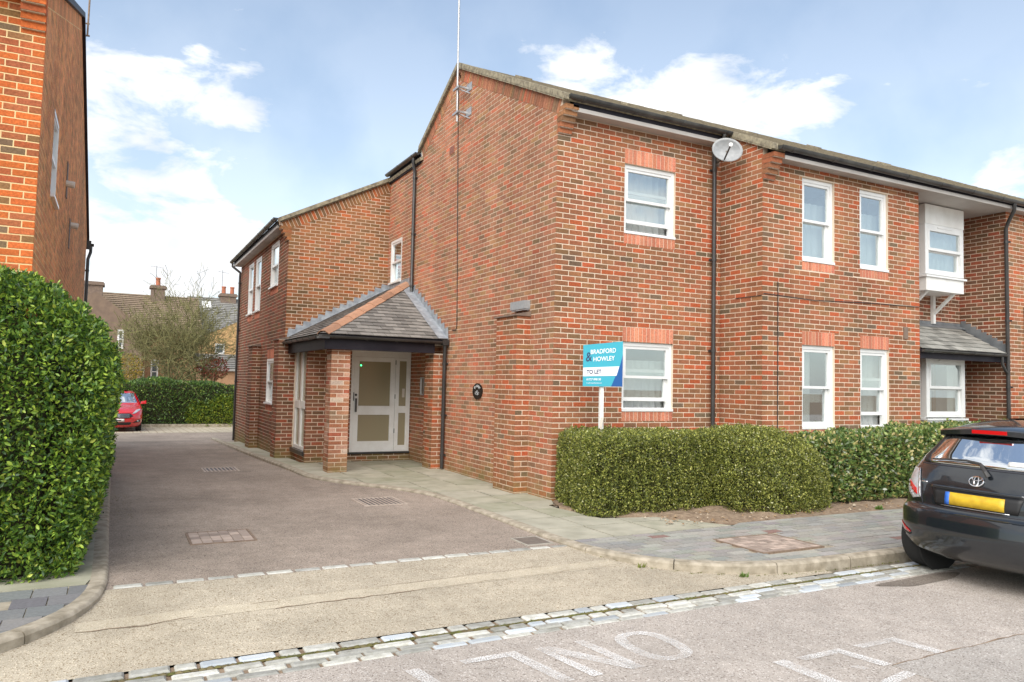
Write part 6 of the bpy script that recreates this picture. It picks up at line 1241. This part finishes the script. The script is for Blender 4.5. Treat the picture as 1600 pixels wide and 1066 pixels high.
for sgn in (1, -1):
    tl_ = car.patch('tail_light', 'lamp_clear', [(sgn*.545, .725), (sgn*.63, .705), (sgn*.765, .79), (sgn*.79, .94), (sgn*.72, .99), (sgn*.625, .98), (sgn*.575, .87)], BC, off=.010, cell=.02)
    car.patch('red_lens', 'lamp_red', [(sgn*.565, .745), (sgn*.585, .80), (sgn*.72, .865), (sgn*.73, .83), (sgn*.61, .755)], tl_, off=.015, cell=.02)
    for k in range(5): q = (sgn*(.635+.028*k), .735+.021*k+.004*k*k*.5); MB().lathe((car.rear(*q)-.014, q[0], q[1]), (-1, 0, 0), [(0, .008), (.008, .006), (.011, 0)], 10).build('reflector_bead', 'chrome', tl_, keep=False)
    car.patch('lamp_trim', 'chrome', [(sgn*.525, .725), (sgn*.545, .72), (sgn*.58, .87), (sgn*.627, .983), (sgn*.607, .99), (sgn*.558, .87)], tl_, off=.011, cell=.02)
    car.patch('reflector', 'lamp_red', [(sgn*.60, .395), (sgn*.63, .38), (sgn*.80, .405), (sgn*.815, .46), (sgn*.77, .468)], BC, off=.006, cell=.02)
    car.patch('bumper_recess', 'car_dark_trim', [(sgn*.60, .375), (sgn*.63, .36), (sgn*.80, .375), (sgn*.812, .40), (sgn*.65, .375), (sgn*.625, .40)], BC, off=.003, cell=.02)
np_ = car.patch('number_plate', 'plate_yellow', [(-.26, .705), (.26, .705), (.26, .815), (-.26, .815)], BC, off=.012, cell=.05); car.patch('blue_band', 'plate_blue', [(.218, .705), (.26, .705), (.26, .815), (.218, .815)], np_, off=.015, cell=.03)
car.patch('plate_recess', 'car_dark_trim', [(-.36, .69), (.36, .69), (.40, .84), (-.40, .84)], BC, off=.004, cell=.05); car.patch('tailgate_grip', 'car_black', [(-.42, .84), (.42, .84), (.40, .865), (-.40, .865)], BC, off=.022, cell=.04)
car.patch('tailgate_ledge', 'chrome', [(-.30, .688), (.30, .688), (.30, .694), (-.30, .694)], BC, off=.008, cell=.05)
car.patch('seam', 'ink_dark', [(-.585, .664), (.585, .664), (.585, .670), (-.585, .670)], BC, off=.002, cell=.05); car.patch('seam', 'ink_dark', [(-.62, 1.035), (.62, 1.035), (.62, 1.043), (-.62, 1.043)], BC, off=.002, cell=.05)
for sgn in (1, -1): car.patch('seam', 'ink_dark', [(sgn*.50, .668), (sgn*.51, .668), (sgn*.556, .87), (sgn*.546, .87)], BC, off=.002, cell=.03)
# spoiler with high stop lamp
sp = MB(); vs = []; n = 16
for i in range(n+1):
    y = -.54+1.08*i/n; k = (y/.54)**2; xb = .33+.14*k; zt = 1.395-.035*k
    vs += [(xb+.30, y, zt+.035-.02*k), (xb+.02, y, zt), (xb, y, zt-.012), (xb+.005, y, zt-.055), (xb+.05, y, zt-.065), (xb+.14, y, zt-.05)]
sp.add(vs, [(6*i+j, 6*i+(j+1) % 6, 6*(i+1)+(j+1) % 6, 6*(i+1)+j) for i in range(n) for j in range(6)]+[(5, 4, 3, 2, 1, 0), tuple(6*n+j for j in range(6))]); so = sp.build('spoiler', 'car_black', BC, keep=False); autosmooth(so, 40)
MB().box(.325, -.15, 1.347, .345, .15, 1.38).build('stop_lamp', 'lamp_red', so, keep=False)
wp = MB(); P0 = (car.rear(-.10, 1.0)-.03, -.10, .985); P1 = (car.rear(-.02, 1.10)-.03, .0, 1.085); P2 = (car.rear(.25, 1.12)-.03, .46, 1.09); wp.tube([P0, (P0[0]-.005, -.08, 1.02), P1, (P1[0]-.004, .12, 1.105), P2], [.022, .018, .014, .011, .006], 8); wp.build('wiper', 'black_plastic', BC, keep=False)
MB().tube([(.92, -.08, 1.45), (.86, -.065, 1.625)], [.007, .004], 6).build('antenna', 'black_plastic', BC, keep=False); MB().lathe((.93, -.08, 1.443), (0, 0, 1), [(.035, 0), (.03, .012), (.012, .022)], 12).build('antenna_base', 'chrome', BC, keep=False)
em = MB(); ec = (.0, .935)
def ell(cy_, cz_, a, b, r=.006, n=28): em.tube([(car.rear(cy_+a*math.cos(2*math.pi*k/n), cz_+b*math.sin(2*math.pi*k/n))-.010, cy_+a*math.cos(2*math.pi*k/n), cz_+b*math.sin(2*math.pi*k/n)) for k in range(n+1)], r, 6)
ell(0, .935, .062, .042); ell(0, .935, .02, .040, .005); ell(0, .955, .042, .014, .005); em.build('emblem', 'chrome', BC, keep=False)
car.patch('model_badge', 'chrome', [(.47, .868), (.56, .868), (.56, .880), (.47, .880)], BC, off=.006, cell=.03)
for sgn in (1, -1):
    fx = lambda a, b, d: (a, sgn*(car.g(car.hw, b)*1.004+.004+d), b); MB().prism([(.85, 1.03), (2.55, 1.03), (2.36, 1.30), (1.02, 1.32)], fx, 0, .003).build('side_window', 'car_glass', BC, keep=False); mm = MB(); mm.box(2.42, sgn*.80, 1.0, 2.55, sgn*.98, 1.13); mm.build('mirror', 'car_black', BC, keep=False)
    car.patch('headlight', 'lamp_clear', [(sgn*.45, .66), (sgn*.78, .70), (sgn*.79, .78), (sgn*.52, .76)], BC, 'front', off=.006)
car.patch('windscreen', 'car_glass', [(-.68, 1.05), (.68, 1.05), (.52, 1.34), (-.52, 1.34)], BC, 'front', off=.005)
# red car at the back of the yard, facing the camera
RCX = at(181, 660, 2, zdrive(21.8)+.0)
RC_ = thing('parked_car', 'red hatchback facing out of the far parking bay, half hidden by the tall hedge', 'car', (float(X_(181.5, 660, 21.6)), 21.6, zdrive(21.8)), rotz=-math.pi/2)
red = Car([.17, .24, .34, .48, .60, .72, .80, .88, .96, 1.02, 1.10, 1.25, 1.36, 1.42, 1.46, 1.48],
          [.16, .06, .02, .0, .03, .05, .07, .10, .14, .17, .22, .34, .46, .62, .95, 1.5],
          [3.80, 3.89, 3.93, 3.95, 3.92, 3.84, 3.70, 3.40, 2.98, 2.80, 2.66, 2.40, 2.20, 2.08, 1.95, 1.75],
          [.74, .80, .84, .858, .86, .855, .848, .835, .815, .79, .76, .69, .63, .58, .50, .32], .45, .62, 2.6, 2.1)
# the car's nose points to -Y: local +x -> -Y ; shift so that the nose sits at the placed point
RC_.location = (RC_.location[0], 21.6+3.95, RC_.location[2])
red.body('car_red', RC_, arches=[(.66, .345, .62), (3.10, .345, .62)]); MB().box(.3, -.6, .2, 3.6, .6, .45).build('underbody', 'car_dark_trim', RC_, keep=False)
for x in (.66, 3.10):
    for sgn in (-1, 1): wheel(RC_, x, sgn*.745, .30, .19, sgn)
red.patch('windscreen', 'car_glass_light', [(-.70, 1.03), (.70, 1.03), (.57, 1.38), (-.57, 1.38)], RC_, 'front', off=.006) if 'car_glass_light' in MATS else red.patch('windscreen', 'car_glass', [(-.70, 1.03), (.70, 1.03), (.57, 1.38), (-.57, 1.38)], RC_, 'front', off=.006)
red.patch('grille', 'car_dark_trim', [(-.40, .50), (.40, .50), (.55, .58), (.44, .68), (-.44, .68), (-.55, .58)], RC_, 'front', off=.008, cell=.03)
for k in range(4): red.patch('grille_bar', 'chrome', [(-.42, .535+.035*k), (.42, .535+.035*k), (.42, .545+.035*k), (-.42, .545+.035*k)], RC_, 'front', off=.012, cell=.05)
red.patch('lower_intake', 'car_dark_trim', [(-.45, .26), (.45, .26), (.50, .36), (-.50, .36)], RC_, 'front', off=.006, cell=.03); red.patch('number_plate', 'plate_white', [(-.26, .385), (.26, .385), (.26, .485), (-.26, .485)], RC_, 'front', off=.016, cell=.05)
red.patch('plate_letters', 'ink_dark', [(-.22, .415), (-.04, .415), (-.04, .455), (-.22, .455)], RC_, 'front', off=.019, cell=.05); red.patch('plate_letters', 'ink_dark', [(.02, .415), (.16, .415), (.16, .455), (.02, .455)], RC_, 'front', off=.019, cell=.05)
for sgn in (1, -1):
    red.patch('headlight', 'lamp_clear', [(sgn*.50, .66), (sgn*.60, .67), (sgn*.79, .80), (sgn*.78, .84), (sgn*.64, .80)], RC_, 'front', off=.010, cell=.025); fg = red.patch('fog_lamp_bezel', 'car_dark_trim', [(sgn*.52, .33), (sgn*.78, .35), (sgn*.79, .44), (sgn*.72, .45)], RC_, 'front', off=.006, cell=.025); red.patch('fog_lamp', 'lamp_clear', [(sgn*.68, .37), (sgn*.74, .37), (sgn*.74, .42), (sgn*.68, .42)], fg, 'front', off=.010, cell=.02)
    mm = MB(); mm.add([(2.62, sgn*.80, .98), (2.74, sgn*.80, .99), (2.72, sgn*.99, 1.0), (2.62, sgn*1.0, .99), (2.62, sgn*.80, 1.06), (2.72, sgn*.80, 1.08), (2.70, sgn*.98, 1.12), (2.62, sgn*.99, 1.12)], [(0, 3, 2, 1), (4, 5, 6, 7), (0, 1, 5, 4), (1, 2, 6, 5), (2, 3, 7, 6), (3, 0, 4, 7)]); mm.build('mirror', 'car_red', RC_, keep=False)
    fx = lambda a, b, d: (a, sgn*(red.g(red.hw, b)*1.004+.004+d), b); MB().prism([(.75, 1.0), (2.55, 1.0), (2.25, 1.36), (1.0, 1.38)], fx, 0, .003).build('side_window', 'car_glass', RC_, keep=False)
